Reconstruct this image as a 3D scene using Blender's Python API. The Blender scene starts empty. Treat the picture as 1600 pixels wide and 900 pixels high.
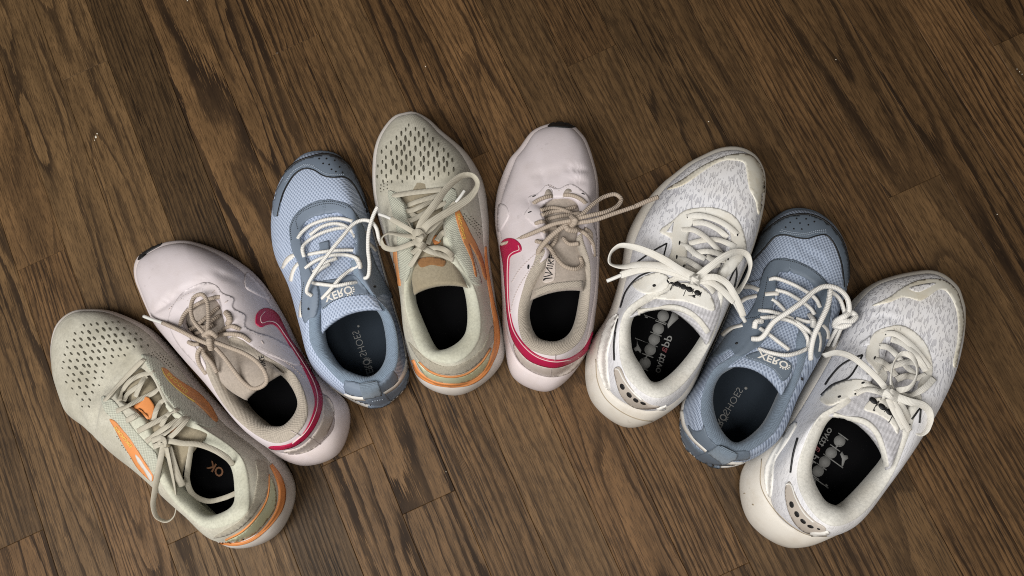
import bpy, bmesh, math, random
import numpy as np
from mathutils import Vector
from mathutils.bvhtree import BVHTree
from mathutils.geometry import delaunay_2d_cdt
rad = math.radians
random.seed(7)
SC = bpy.context.scene
COL = SC.collection

# ------------------------------------------------------------------ camera
F_PX, TILT, AXIS, CAM_H = 1200.0, rad(10.5), rad(24.5), 0.770
_a = np.array([math.cos(AXIS), math.sin(AXIS), 0.0])
_K = np.array([[0, -_a[2], _a[1]], [_a[2], 0, -_a[0]], [-_a[1], _a[0], 0]])
ROT = np.eye(3) + math.sin(TILT) * _K + (1 - math.cos(TILT)) * _K @ _K
CAM = np.array([0.0, 0.0, CAM_H])
cam_data = bpy.data.cameras.new('camera')
cam_data.sensor_width = 36.0
cam_data.lens = 36.0 * F_PX / 1600.0
cam_data.clip_start, cam_data.clip_end = 0.02, 50
cam = bpy.data.objects.new('camera', cam_data)
COL.objects.link(cam)
from mathutils import Matrix
cam.matrix_world = Matrix([[*ROT[0], 0], [*ROT[1], 0], [*ROT[2], CAM_H], [0, 0, 0, 1]])
SC.camera = cam

# ------------------------------------------------------------------ world, lamps, exposure
world = bpy.data.worlds.new('World'); SC.world = world; world.use_nodes = True
_bg = world.node_tree.nodes['Background']
_bg.inputs['Color'].default_value = (1.0, 0.95, 0.88, 1); _bg.inputs['Strength'].default_value = 0.07

def area(name, loc, target, size, power, col):
    l = bpy.data.lights.new(name, 'AREA'); l.shape = 'RECTANGLE'
    l.size, l.size_y = size; l.energy = power; l.color = col
    o = bpy.data.objects.new(name, l); COL.objects.link(o)
    o.location = loc
    o.rotation_euler = (Vector(target) - Vector(loc)).to_track_quat('-Z', 'Y').to_euler()
    return o
area('window_light', (-0.85, -0.40, 1.40), (-0.05, 0.0, 0), (0.8, 0.8), 27.0, (1.0, 0.98, 0.945))
area('ceiling_light', (0.25, -0.55, 1.85), (0.0, 0.05, 0), (0.6, 0.6), 18.0, (1.0, 0.965, 0.91))
SC.view_settings.view_transform = 'Standard'; SC.view_settings.look = 'None'
SC.view_settings.gamma = 1.0; SC.view_settings.exposure = 0.0; SC.view_settings.use_curve_mapping = False
SC.render.engine = 'CYCLES'
SC.cycles.use_denoising = False      # at this size the lens grain suits the picture
SC.cycles.max_bounces = 6
SC.cycles.filter_width = 1.05

# ------------------------------------------------------------------ pixels and rays (build-time measuring only)
def un(p, z):
    """points of the photograph (n,2) at heights z -> world (n,3)"""
    p = np.atleast_2d(np.asarray(p, float)); z = np.broadcast_to(np.asarray(z, float), (len(p),))
    d = np.stack([(p[:, 0] - 800) / F_PX, -(p[:, 1] - 450) / F_PX, -np.ones(len(p))], 1) @ ROT.T
    t = (z - CAM_H) / d[:, 2]
    return CAM + d * t[:, None]
def ray(x, y):
    d = ROT @ np.array([(x - 800) / F_PX, -(y - 450) / F_PX, -1.0])
    return d / np.linalg.norm(d)
def proj(P):
    q = (np.atleast_2d(P) - CAM) @ ROT
    return np.stack([800 + F_PX * q[:, 0] / -q[:, 2], 450 - F_PX * q[:, 1] / -q[:, 2]], 1)

# ------------------------------------------------------------------ mesh helpers
def mesh_obj(name, verts, faces, mat, parent=None, uv=None, smooth=True, frame=None, kind=None, label=None):
    """frame = (origin, 3x3 of local axes as columns): verts come in world space and go local"""
    v = np.asarray(verts, float)
    if frame is not None:
        v = (v - frame[0]) @ frame[1]
    me = bpy.data.meshes.new(name)
    me.from_pydata([tuple(x) for x in v], [], [tuple(int(i) for i in f) for f in faces])
    if uv is not None:
        ul = me.uv_layers.new(name='UVMap')
        li = np.empty(len(me.loops), int); me.loops.foreach_get('vertex_index', li)
        ul.data.foreach_set('uv', np.asarray(uv, np.float32)[li].ravel())
    me.materials.append(mat)
    if smooth:
        me.polygons.foreach_set('use_smooth', np.ones(len(me.polygons), bool))
    me.update()
    o = bpy.data.objects.new(name, me); COL.objects.link(o)
    if parent is not None: o.parent = parent
    if kind: o['kind'] = kind
    if label: o['label'] = label
    return o
def grid_faces(nr, nc, closed=True, off=0):
    f = []
    for i in range(nr - 1):
        for j in range(nc if closed else nc - 1):
            k = (j + 1) % nc
            f.append((off + i * nc + j, off + i * nc + k, off + (i + 1) * nc + k, off + (i + 1) * nc + j))
    return f
def catmull(P, per=8, closed=False):
    P = np.asarray(P, float); n = len(P)
    if n == 2 and not closed:
        t = np.linspace(0, 1, per + 1)[:, None]; return P[0] * (1 - t) + P[1] * t
    idx = lambda i: P[i % n] if closed else (P[i] if 0 <= i < n else (2 * P[0] - P[1] if i < 0 else 2 * P[-1] - P[-2]))
    out = []
    for i in range(n if closed else n - 1):
        p0, p1, p2, p3 = idx(i - 1), idx(i), idx(i + 1), idx(i + 2)
        # centripetal tangents
        d0 = max(np.linalg.norm(p1 - p0), 1e-9) ** .5; d1 = max(np.linalg.norm(p2 - p1), 1e-9) ** .5; d2 = max(np.linalg.norm(p3 - p2), 1e-9) ** .5
        m1 = (p2 - p1) + d1 * ((p1 - p0) / d0 - (p2 - p0) / (d0 + d1))
        m2 = (p2 - p1) + d1 * ((p3 - p2) / d2 - (p3 - p1) / (d1 + d2))
        for k in range(per):
            t = k / per; t2, t3 = t * t, t * t * t
            out.append((2 * t3 - 3 * t2 + 1) * p1 + (t3 - 2 * t2 + t) * m1 + (-2 * t3 + 3 * t2) * p2 + (t3 - t2) * m2)
    if not closed: out.append(P[-1])
    return np.array(out)
def closed_hermite(P, h, M):
    n = len(P); out = np.empty((n * M, P.shape[1]))
    m = np.empty_like(P)
    for i in range(n):
        a, b = h[i - 1], h[i]
        m[i] = ((P[(i + 1) % n] - P[i]) / b * a + (P[i] - P[i - 1]) / a * b) / (a + b)
    for i in range(n):
        p1, p2, t1, t2 = P[i], P[(i + 1) % n], m[i] * h[i], m[(i + 1) % n] * h[i]
        for k in range(M):
            t = k / M; q, c = t * t, t ** 3
            out[i * M + k] = (2 * c - 3 * q + 1) * p1 + (c - 2 * q + t) * t1 + (-2 * c + 3 * q) * p2 + (c - q) * t2
    return out
def inside(pt, poly):
    x, y = pt; r = False; n = len(poly); j = n - 1
    for i in range(n):
        xi, yi = poly[i]; xj, yj = poly[j]
        if (yi > y) != (yj > y) and x < (xj - xi) * (y - yi) / (yj - yi) + xi: r = not r
        j = i
    return r
def tri_poly(poly, step):
    """fill a photo-space outline with a fine triangle mesh; returns points, triangles"""
    poly = np.asarray(poly, float)
    # even out the outline
    pts = []
    for i in range(len(poly)):
        a, b = poly[i], poly[(i + 1) % len(poly)]
        k = max(1, int(round(np.linalg.norm(b - a) / step)))
        for j in range(k): pts.append(a + (b - a) * j / k)
    nb = len(pts); bp = np.array(pts)
    lo, hi = bp.min(0), bp.max(0)
    row = 0; y = lo[1] + step * .5
    while y < hi[1]:
        x = lo[0] + step * (.5 if row % 2 else 1.0)
        while x < hi[0]:
            if np.min(np.sum((bp - (x, y)) ** 2, 1)) > (.45 * step) ** 2 and inside((x, y), bp): pts.append(np.array((x, y)))
            x += step
        y += step * .87; row += 1
    v, e, f, *_ = delaunay_2d_cdt([Vector(p) for p in pts], [(i, (i + 1) % nb) for i in range(nb)], [], 1, 1e-4)
    return np.array([tuple(q) for q in v]), [tuple(q) for q in f]
def slab(top, nrm, faces, down):
    """a draped sheet with its edge turned down by `down` metres"""
    faces = [tuple(f) for f in faces]
    cnt = {}
    for f in faces:
        for a, b in zip(f, f[1:] + f[:1]):
            cnt[(a, b)] = cnt.get((a, b), 0) + 1
    out = [(a, b) for (a, b) in cnt if (b, a) not in cnt]
    verts = list(top); mp = {}
    for a, b in out:
        for q in (a, b):
            if q not in mp:
                mp[q] = len(verts); verts.append(top[q] - nrm[q] * down)
    faces = faces + [(b, a, mp[a], mp[b]) for a, b in out]
    used = sorted({i for f in faces for i in f}); ix = {q: i for i, q in enumerate(used)}
    return np.array(verts).reshape(-1, 3)[used], [tuple(ix[i] for i in f) for f in faces]

# ------------------------------------------------------------------ materials
class NT:
    def __init__(s, name):
        s.m = bpy.data.materials.new(name); s.m.use_nodes = True
        s.t = s.m.node_tree; s.b = s.t.nodes['Principled BSDF']
    def n(s, typ, ins=None, **props):
        nd = s.t.nodes.new('ShaderNode' + typ)
        for k, v in props.items(): setattr(nd, k, v)
        for k, v in (ins or {}).items(): s.put(nd.inputs[k], v)
        return nd
    def put(s, sock, v):
        if isinstance(v, bpy.types.NodeSocket): s.t.links.new(v, sock)
        elif isinstance(v, (tuple, list)) and len(v) == 3 and sock.type == 'RGBA': sock.default_value = (*v, 1)
        else: sock.default_value = v
    def set(s, **kw):
        for k, v in kw.items(): s.put(s.b.inputs[k.replace('_', ' ')], v)
    def ma(s, op, a, b=0.0, c=0.0, clamp=False):
        nd = s.n('Math', operation=op, use_clamp=clamp)
        s.put(nd.inputs[0], a); s.put(nd.inputs[1], b); s.put(nd.inputs[2], c)
        return nd.outputs[0]
    def mix(s, f, a, b, blend='MIX'):
        nd = s.n('Mix', data_type='RGBA', blend_type=blend)
        s.put(nd.inputs[0], f); s.put(nd.inputs[6], a); s.put(nd.inputs[7], b)
        return nd.outputs[2]
    def ramp(s, f, stops, interp='LINEAR'):
        nd = s.n('ValToRGB'); nd.color_ramp.interpolation = interp
        e = nd.color_ramp.elements
        while len(e) < len(stops): e.new(0.5)
        for el, (p, c) in zip(e, stops):
            el.position = p; el.color = (c, c, c, 1) if isinstance(c, (int, float)) else (*c, 1)
        s.put(nd.inputs[0], f); return nd.outputs[0]
    def obj(s, scale=(1, 1, 1), rot=(0, 0, 0), loc=(0, 0, 0)):
        tc = s.n('TexCoord')
        mp = s.n('Mapping', {'Vector': tc.outputs['Object'], 'Scale': scale, 'Rotation': rot, 'Location': loc})
        return mp.outputs[0]
    def noise(s, vec, scale, detail=3.0, rough=0.55, dist=0.0):
        nd = s.n('TexNoise', {'Vector': vec, 'Scale': scale, 'Detail': detail, 'Roughness': rough, 'Distortion': dist})
        return nd.outputs['Fac']
    def sep(s, vec):
        return s.n('SeparateXYZ', {0: vec}).outputs
    def bump(s, h, strength, dist=0.001, chain=None):
        nd = s.n('Bump', {'Height': h, 'Strength': strength, 'Distance': dist})
        if chain is not None: s.put(nd.inputs['Normal'], chain)
        return nd.outputs[0]
def mul(c, k): return tuple(x * k for x in c)

def cloth(name, col, pitch=(0.0011, 0.0011), dark=0.25, bump=0.35, rough=0.9, dirt=None, dirt_amt=0.5, dirt_scale=22, var=0.10, sheen=0.15, mode='knit', rot=0.0, toe=None):
    """woven or knitted cloth: a stitch lattice in colour and relief, uneven tone and wear stains"""
    s = NT(name)
    v = s.obj(rot=(0, 0, rot)); x, y, z = s.sep(v)
    wob = s.noise(s.obj(), 160, 2)
    a = s.ma('SINE', s.ma('MULTIPLY_ADD', x, 2 * math.pi / pitch[0], s.ma('MULTIPLY', wob, 1.2)))
    b = s.ma('SINE', s.ma('MULTIPLY_ADD', s.ma('ADD', y, s.ma('MULTIPLY', z, 0.8)), 2 * math.pi / pitch[1], s.ma('MULTIPLY', wob, 1.2)))
    if mode == 'knit': h = s.ma('MULTIPLY_ADD', s.ma('MULTIPLY', a, b), 0.5, 0.5)
    elif mode == 'rib': h = s.ma('MULTIPLY_ADD', b, 0.5, 0.5)
    else: h = s.ma('MULTIPLY_ADD', s.ma('ADD', a, b), 0.25, 0.5)
    big = s.noise(s.obj(), dirt_scale, 4, 0.6)
    fine = s.noise(s.obj(), 900, 2)
    c = s.mix(s.ma('MULTIPLY', s.ma('SUBTRACT', 1.0, h), dark), col, mul(col, 0.35))
    c = s.mix(s.ma('MULTIPLY', s.ramp(s.noise(s.obj(loc=(3, 1, 2)), 9, 3), [(0.35, 0.0), (0.7, 1.0)]), var * 2), c, mul(col, 0.72))
    if dirt is not None:
        c = s.mix(s.ma('MULTIPLY', s.ramp(big, [(0.42, 0.0), (0.68, 1.0)]), dirt_amt), c, dirt)
    mid = s.noise(s.obj(loc=(4, 4, 4)), 420, 3, 0.7)
    c = s.mix(s.ramp(mid, [(0.40, 0.0), (0.72, 0.45)]), c, mul(col, 0.45))
    c = s.mix(s.ma('MULTIPLY', fine, 0.16), c, mul(col, 0.5))
    if toe is not None:      # grime rubbed in round the toe: stain colour, start and end along the shoe
        o = s.sep(s.obj()); g = s.n('MapRange', {'Value': s.ma('MULTIPLY_ADD', big, 0.05, o[1]), 'From Min': toe[1], 'From Max': toe[2]}).outputs[0]
        low = s.n('MapRange', {'Value': s.ma('MULTIPLY_ADD', big, 0.012, o[2]), 'From Min': 0.052, 'From Max': 0.036}).outputs[0]
        c = s.mix(s.ma('MULTIPLY', s.ma('MULTIPLY', g, low), s.ma('MULTIPLY_ADD', mid, 0.6, 0.45), clamp=True), c, toe[0])
    s.set(Base_Color=c, Roughness=rough, Normal=s.bump(s.ma('MULTIPLY_ADD', fine, 0.35, s.ma('MULTIPLY_ADD', mid, 0.6, h)), bump, 0.0006))
    s.b.inputs['Sheen Weight'].default_value = sheen
    s.b.inputs['Specular IOR Level'].default_value = 0.25
    return s.m
def skin(name, col, rough=0.5, grain=700, bump=0.12, dirt=None, dirt_amt=0.4, dirt_scale=18, spec=0.4, var=0.06, low=None):
    """smooth synthetic leather, rubber or foam with fine grain and scuffs"""
    s = NT(name)
    g = s.noise(s.obj(), grain, 3); big = s.noise(s.obj(loc=(1, 5, 2)), dirt_scale, 5, 0.62)
    c = s.mix(s.ma('MULTIPLY', s.noise(s.obj(), 14, 3), var * 2), col, mul(col, 0.7))
    if dirt is not None:
        c = s.mix(s.ma('MULTIPLY', s.ramp(big, [(0.45, 0.0), (0.66, 1.0)]), dirt_amt), c, dirt)
        sp = s.ramp(s.noise(s.obj(loc=(7, 7, 1)), 120, 2, 0.5), [(0.68, 0.0), (0.74, 1.0)])
        c = s.mix(s.ma('MULTIPLY', sp, dirt_amt * 0.6), c, mul(dirt, 0.6))
        mm = s.ramp(s.noise(s.obj(loc=(2, 9, 4)), 75, 4, 0.7), [(0.5, 0.0), (0.72, 1.0)])
        c = s.mix(s.ma('MULTIPLY', mm, dirt_amt * 0.8), c, dirt)
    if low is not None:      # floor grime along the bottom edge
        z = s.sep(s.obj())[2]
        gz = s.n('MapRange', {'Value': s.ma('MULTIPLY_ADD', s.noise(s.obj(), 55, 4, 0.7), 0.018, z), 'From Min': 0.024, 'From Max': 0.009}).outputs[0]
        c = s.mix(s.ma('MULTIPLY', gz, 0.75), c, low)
    s.set(Base_Color=c, Roughness=s.ma('MULTIPLY_ADD', big, 0.2, rough - 0.1), Normal=s.bump(s.ma('MULTIPLY_ADD', s.noise(s.obj(), 160, 3), 0.8, g), bump, 0.0005))
    s.b.inputs['Specular IOR Level'].default_value = spec
    return s.m
def plain(name, col, rough=0.6, spec=0.4):
    s = NT(name); g = s.noise(s.obj(), 500, 2)
    s.set(Base_Color=s.mix(s.ma('MULTIPLY', g, 0.25), col, mul(col, 0.6)), Roughness=rough, Normal=s.bump(g, 0.1, 0.0003))
    s.b.inputs['Specular IOR Level'].default_value = spec
    return s.m
def cord(name, col, pitch=0.0021, depth=0.5, dark=0.55, dirt=None, dirt_amt=0.4, skew=1.0, tracer=None):
    """braided lace; UV: u = metres along the lace, v = 0..1 round it"""
    s = NT(name)
    uv = s.n('TexCoord').outputs['UV']; u, w, _ = s.sep(uv)
    h = s.ma('MULTIPLY_ADD', s.ma('SINE', s.ma('MULTIPLY_ADD', u, 2 * math.pi / pitch, s.ma('MULTIPLY', w, 2 * math.pi * skew))), 0.5, 0.5)
    f = s.noise(s.obj(), 1500, 2)
    c = s.mix(s.ma('MULTIPLY', s.ma('SUBTRACT', 1.0, h), dark), col, mul(col, 0.4))
    if dirt is not None:
        c = s.mix(s.ma('MULTIPLY', s.ramp(s.noise(s.obj(), 60, 3), [(0.4, 0.0), (0.7, 1.0)]), dirt_amt), c, dirt)
    c = s.mix(s.ma('MULTIPLY', f, 0.25), c, mul(col, 0.55))
    if tracer is not None:
        t = s.ma('MULTIPLY', s.ma('GREATER_THAN', w, 0.30), s.ma('LESS_THAN', w, 0.36))
        c = s.mix(t, c, tracer)
    s.set(Base_Color=c, Roughness=0.85, Normal=s.bump(s.ma('MULTIPLY_ADD', f, 0.3, h), depth, 0.0006))
    s.b.inputs['Specular IOR Level'].default_value = 0.2
    return s.m
def ripple_mesh(name, col, groove, rot=0.0, dirt=None):
    """engineered mesh: raised wavy ridges with darker grooves between, as on the white pair"""
    s = NT(name)
    v = s.obj(rot=(0, 0, rot)); x, y, z = s.sep(v)
    w1 = s.noise(s.obj(), 130, 2)
    vv = s.n('CombineXYZ', {0: s.ma('MULTIPLY_ADD', w1, 0.0024, x), 1: s.ma('MULTIPLY', y, 0.20), 2: s.ma('MULTIPLY', z, 0.5)}).outputs[0]
    n1 = s.noise(vv, 700.0, 1.0, 0.4)
    line = s.ramp(n1, [(0.40, 1.0), (0.47, 0.0)])
    yo = s.sep(s.obj())[1]
    line = s.ma('MULTIPLY', line, s.n('MapRange', {'Value': yo, 'From Min': -0.005, 'From Max': 0.05, 'To Min': 0.30, 'To Max': 1.0}).outputs[0])
    fine = s.ma('MULTIPLY_ADD', s.ma('SINE', s.ma('MULTIPLY', x, 7000.0)), 0.5, 0.5)
    big = s.noise(s.obj(), 15, 4)
    c = s.mix(s.ma('MULTIPLY', line, 0.85), col, groove)
    c = s.mix(s.ma('MULTIPLY', fine, 0.07), c, groove)
    if dirt: c = s.mix(s.ma('MULTIPLY', s.ramp(big, [(0.45, 0.0), (0.7, 1.0)]), 0.35), c, dirt)
    s.set(Base_Color=c, Roughness=0.85, Normal=s.bump(s.ma('SUBTRACT', 1.0, line), 0.6, 0.0007))
    s.b.inputs['Specular IOR Level'].default_value = 0.25
    return s.m
def cell_mesh(name, col, gap, pitch=(0.0034, 0.0026)):
    """open air mesh: rows of light lozenge cells with dark gaps, as on the blue pair"""
    s = NT(name)
    v = s.obj(); x, y, z = s.sep(v)
    w1 = s.ma('MULTIPLY', s.noise(s.obj(), 60, 2), 2.0)
    a = s.ma('SINE', s.ma('MULTIPLY_ADD', s.ma('ADD', x, s.ma('MULTIPLY', z, 0.5)), 2 * math.pi / pitch[0], w1))
    b = s.ma('SINE', s.ma('MULTIPLY_ADD', s.ma('ADD', y, s.ma('MULTIPLY', z, -0.6)), 2 * math.pi / pitch[1] * 0.5, w1))
    h = s.ma('MULTIPLY_ADD', s.ma('MULTIPLY', a, b), 0.5, 0.5)
    k = s.ramp(h, [(0.28, 1.0), (0.52, 0.0)])
    fine = s.noise(s.obj(), 1200, 2)
    c = s.mix(s.ma('MULTIPLY', k, 0.8), col, gap)
    c = s.mix(s.ma('MULTIPLY', fine, 0.25), c, mul(col, 0.6))
    s.set(Base_Color=c, Roughness=0.8, Normal=s.bump(h, 0.6, 0.0008))
    s.b.inputs['Specular IOR Level'].default_value = 0.3
    return s.m

# ------------------------------------------------------------------ oak floor
PD = np.array([math.cos(rad(-65.3)), math.sin(rad(-65.3)), 0.0])      # along the boards
PE = np.array([math.cos(rad(24.7)), math.sin(rad(24.7)), 0.0])        # across them
PW = 0.05715
def oak(name, tone, warm, x0, z0, tilt, freq, seed, wave=1.0, pores=1.0, contrast=1.0):
    s = NT(name)
    base = tuple(t * k for t, k in zip((0.150, 0.094, 0.052), (1, 1, 1)))
    light = tuple(tone * ((1 - warm) * a + warm * b) for a, b in zip((0.172, 0.106, 0.049), (0.202, 0.104, 0.042)))
    dark = tuple(tone * ((1 - warm) * a + warm * b) for a, b in zip((0.017, 0.010, 0.0055), (0.019, 0.0095, 0.0042)))
    off = (seed * 1.37 % 7, seed * 2.11 % 9, seed * 0.73 % 5)
    v = s.obj(); x, y, z = s.sep(v)
    # the tree's rings: distance from a pith that lies askew to the board
    w = s.noise(s.obj(scale=(1, 0.16, 1), loc=off), 26, 3, 0.5)
    w2 = s.noise(s.obj(scale=(1, 0.05, 1), loc=off), 150, 2, 0.6)
    xx = s.ma('ADD', s.ma('SUBTRACT', x, x0), s.ma('MULTIPLY', s.ma('SUBTRACT', w, 0.5), 0.017 * wave))
    xx = s.ma('MULTIPLY_ADD', s.ma('SUBTRACT', w2, 0.5), 0.0030, xx)
    zz = s.ma('MULTIPLY_ADD', y, tilt, s.ma('MULTIPLY_ADD', s.ma('SUBTRACT', s.noise(s.obj(scale=(1, 0.4, 1), loc=off), 12, 2), 0.5), 0.018 * wave, z0))
    r = s.ma('SQRT', s.ma('MULTIPLY_ADD', xx, xx, s.ma('MULTIPLY', zz, zz)))
    vary = s.ma('MULTIPLY_ADD', s.noise(s.n('CombineXYZ', {0: r}).outputs[0], 38, 3), 3.8, s.ma('MULTIPLY', r, freq))
    fr = s.ma('FRACT', vary)
    # dark porous early wood: sharp on one side, fading on the other, with ragged ends
    rag = s.noise(s.obj(scale=(1, 0.035, 1), loc=off), 700, 3, 0.7)
    fr2 = s.ma('MULTIPLY_ADD', s.ma('SUBTRACT', rag, 0.5), 0.55, fr)
    band = s.ramp(fr2, [(0.03, 0.0), (0.06, 1.0), (0.25, 0.95), (0.42, 0.25), (0.60, 0.0)])
    amt = s.ramp(s.noise(s.obj(scale=(1, 0.25, 1), loc=(off[1], off[0], 3)), 22, 2), [(0.32, 0.42), (0.56, 1.0)])
    band = s.ma('MULTIPLY', s.ma('MULTIPLY', band, amt), 1.0 * contrast, clamp=True)
    # pore strokes everywhere, short and ragged, denser in the dark wood
    po = s.ramp(s.noise(s.obj(scale=(1, 0.030, 1), loc=off), 620, 3, 0.65), [(0.53, 0.0), (0.60, 1.0)])
    po2 = s.ramp(s.noise(s.obj(scale=(1, 0.075, 1), rot=(0, 0, 0.05), loc=(off[2], off[0], 1)), 900, 2, 0.6), [(0.53, 0.0), (0.59, 1.0)])
    gate = s.ramp(s.noise(s.obj(scale=(1, 0.12, 1), loc=(off[1], 4, off[2])), 45, 2), [(0.35, 0.25), (0.65, 1.0)])
    po = s.ma('MULTIPLY', s.ma('MULTIPLY', po, gate), s.ma('MULTIPLY_ADD', band, 0.3, 0.62 * pores), clamp=True)
    fleck = s.noise(s.obj(scale=(1, 0.12, 1), loc=off), 380, 4, 0.8)
    blot = s.noise(s.obj(scale=(1, 0.35, 1), loc=off), 16, 4, 0.6)
    mott = s.noise(s.obj(scale=(1, 0.2, 1), loc=(off[2], off[1], off[0])), 70, 3, 0.6)
    c = s.mix(s.ramp(blot, [(0.3, 0.0), (0.72, 1.0)]), light, mul(light, 0.58))
    c = s.mix(s.ramp(mott, [(0.38, 0.55), (0.60, 0.0)]), c, mul(light, 0.42))
    c = s.mix(s.ramp(fleck, [(0.35, 0.0), (0.75, 0.62)]), c, mul(light, 0.36))
    c = s.mix(s.ma('MULTIPLY', po2, 0.45), c, dark)
    c = s.mix(band, c, dark)
    c = s.mix(po, c, dark)
    c = s.mix(s.ramp(s.noise(s.obj(scale=(1, 0.06, 1), loc=(off[0], off[2], 8)), 800, 2, 0.6), [(0.62, 0.0), (0.72, 0.35)]), c, mul(light, 1.5))
    h = s.ma('SUBTRACT', 1.0, s.ma('MAXIMUM', band, po))
    s.set(Base_Color=c, Roughness=s.ma('MULTIPLY_ADD', band, 0.12, 0.50), Normal=s.bump(h, 0.25, 0.0005))
    s.b.inputs['Specular IOR Level'].default_value = 0.13
    return s.m
subfloor_mat = plain('joint_dark', (0.012, 0.008, 0.005), 0.9)
def board_mesh(L, mat):
    w, b, d = PW / 2 - 0.00012, 0.00042, 0.012
    l = L / 2 - 0.00005
    v = [(-w + b, -l + b, 0), (w - b, -l + b, 0), (w - b, l - b, 0), (-w + b, l - b, 0),
         (-w, -l, -b), (w, -l, -b), (w, l, -b), (-w, l, -b), (-w, -l, -d), (w, -l, -d), (w, l, -d), (-w, l, -d)]
    f = [(0, 1, 2, 3)] + [(i + 4, (i + 1) % 4 + 4, (i + 1) % 4, i) for i in range(4)] + [(i + 8, (i + 1) % 4 + 8, (i + 1) % 4 + 4, i + 4) for i in range(4)]
    me = bpy.data.meshes.new('floor_plank'); me.from_pydata(v, [], f); me.materials.append(mat); return me
floor = mesh_obj('floor', [(-1.6, -1.4, -0.013), (1.6, -1.4, -0.013), (1.6, 1.4, -0.013), (-1.6, 1.4, -0.013),
                           (-1.6, -1.4, -0.03), (1.6, -1.4, -0.03), (1.6, 1.4, -0.03), (-1.6, 1.4, -0.03)],
                 [(0, 1, 2, 3), (7, 6, 5, 4), (0, 4, 5, 1), (1, 5, 6, 2), (2, 6, 7, 3), (3, 7, 4, 0)], subfloor_mat, smooth=False, kind='structure')
floor['label'] = 'dark brown oak strip floor under the shoes'
EDGE0 = float(un([(133, 0)], 0)[0] @ PE)
def across(px): return (float(un([px], 0)[0] @ PE) - EDGE0) / PW
def along(px): return float(un([px], 0)[0] @ PD)
# joints seen in the photograph: pixel near the middle of the joint
JOINTS = {}
for px in [(126, 113), (49, 413), (472, 65), (950, 75), (763, 236), (566, 700), (1396, 306), (1589, 55), (985, 282)]:
    JOINTS.setdefault(math.floor(across(px)), []).append(along(px))
rng = random.Random(11)
# how the boards the photograph shows best look: strip -> (tone, warm, x0, z0, tilt, freq, wave, pores, contrast)
STYLE = {0: (0.60, 0.30, 0.10, 0.05, 0.02, 240, 0.6, 1.7, 0.7), 1: (1.06, 0.50, -0.02, 0.03, 0.03, 95, 1.6, 0.9, 1.0), 2: (1.0, 0.50, 0.02, 0.01, 0.05, 95, 1.7, 1.0, 1.0),
         -1: (1.06, 0.25, 0.012, 0.0, 0.05, 85, 1.4, 1.1, 0.7), -2: (1.06, 0.22, 0.016, 0.02, 0.03, 75, 1.7, 1.0, 0.85), -4: (1.0, 0.3, -0.03, 0.01, 0.05, 110, 1.5, 1.1, 0.9)}
nb = 0
for k in range(-16, 20):
    e = EDGE0 + (k + 0.5) * PW
    falloff = 1.0 if k < 6 else 0.90      # right-hand boards darkened: the light's fall-off painted into their tone
    cuts = sorted(JOINTS.get(k, []))
    lo, hi = -1.25, 1.25
    pts = [lo]
    seq = cuts + [hi]
    if not cuts:
        p = lo + rng.uniform(0.15, 0.6)
        while p < hi - 0.2:
            pts.append(p); p += rng.uniform(0.75, 1.35)
        # keep made-up joints away from the open floor in view
        pts = [q for q in pts]
    else:
        p = cuts[0] - rng.uniform(0.75, 1.3)
        if p > lo + 0.1: pts.append(p)
        pts += cuts
        p = cuts[-1] + rng.uniform(0.75, 1.3)
        if p < hi - 0.1: pts.append(p)
    pts.append(hi)
    for i, (a, b) in enumerate(zip(pts, pts[1:])):
        if b - a < 0.05: continue
        seed = nb * 3.17 + 1.3
        vis = abs(e) < 0.8
        if k in STYLE: st = STYLE[k]
        else:
            cath = rng.random() < 0.42
            st = (rng.uniform(0.70, 1.18), rng.uniform(0.30, 0.75), (rng.uniform(-0.025, 0.025) if cath else rng.choice((-1, 1)) * rng.uniform(0.05, 0.12)),
                  (rng.uniform(-0.01, 0.02) if cath else rng.uniform(0.03, 0.1)), rng.choice((-1, 1)) * rng.uniform(0.02, 0.08) if cath else rng.uniform(-0.02, 0.02),
                  rng.choice((85, 110, 140, 180, 230)), rng.uniform(0.9, 1.8), rng.uniform(0.8, 1.5), rng.choice((0.55, 0.72, 0.85, 0.92)))
        m = oak('oak_board', st[0] * falloff, st[1], st[2], st[3], st[4], st[5], seed, st[6], st[7], st[8])
        o = bpy.data.objects.new('floor_plank', board_mesh(b - a, m)); COL.objects.link(o)
        o.parent = floor
        c = PE * e + PD * (a + b) / 2
        o.location = (c[0], c[1], rng.uniform(-0.00010, 0.0))
        o.rotation_euler = (0, 0, math.atan2(PD[1], PD[0]) - math.pi / 2)
        nb += 1

# crumbs and lint lying on the boards
speck_mat = plain('lint', (0.62, 0.57, 0.48), 0.9)
sv, sf = [], []
for px, py, r in ((150, 214, .0013), (152, 209, .0010), (148, 219, .0006), (665, 104, .0008), (1107, 190, .0008), (1306, 93, .0006), (1589, 108, .0006),
                  (1593, 112, .0006), (1597, 116, .0006), (433, 83, .0005), (1558, 335, .0006), (697, 737, .0004), (293, 1, .0008)):
    c = un([(px, py)], 0)[0]; o = len(sv)
    for k in range(5):
        a = k * 1.2566 + px; sv.append(c + np.array([math.cos(a) * r * rng.uniform(.6, 1.2), math.sin(a) * r * rng.uniform(.6, 1.4), .0002]))
    sv.append(c + np.array([0, 0, r * .7 + .0003]))
    sf += [(o + k, o + (k + 1) % 5, o + 5) for k in range(5)]
sp = mesh_obj('dust_specks', sv, sf, speck_mat, kind='stuff')
sp['label'] = 'pale crumbs and lint scattered on the oak floor boards'; sp['category'] = 'dust'

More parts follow.
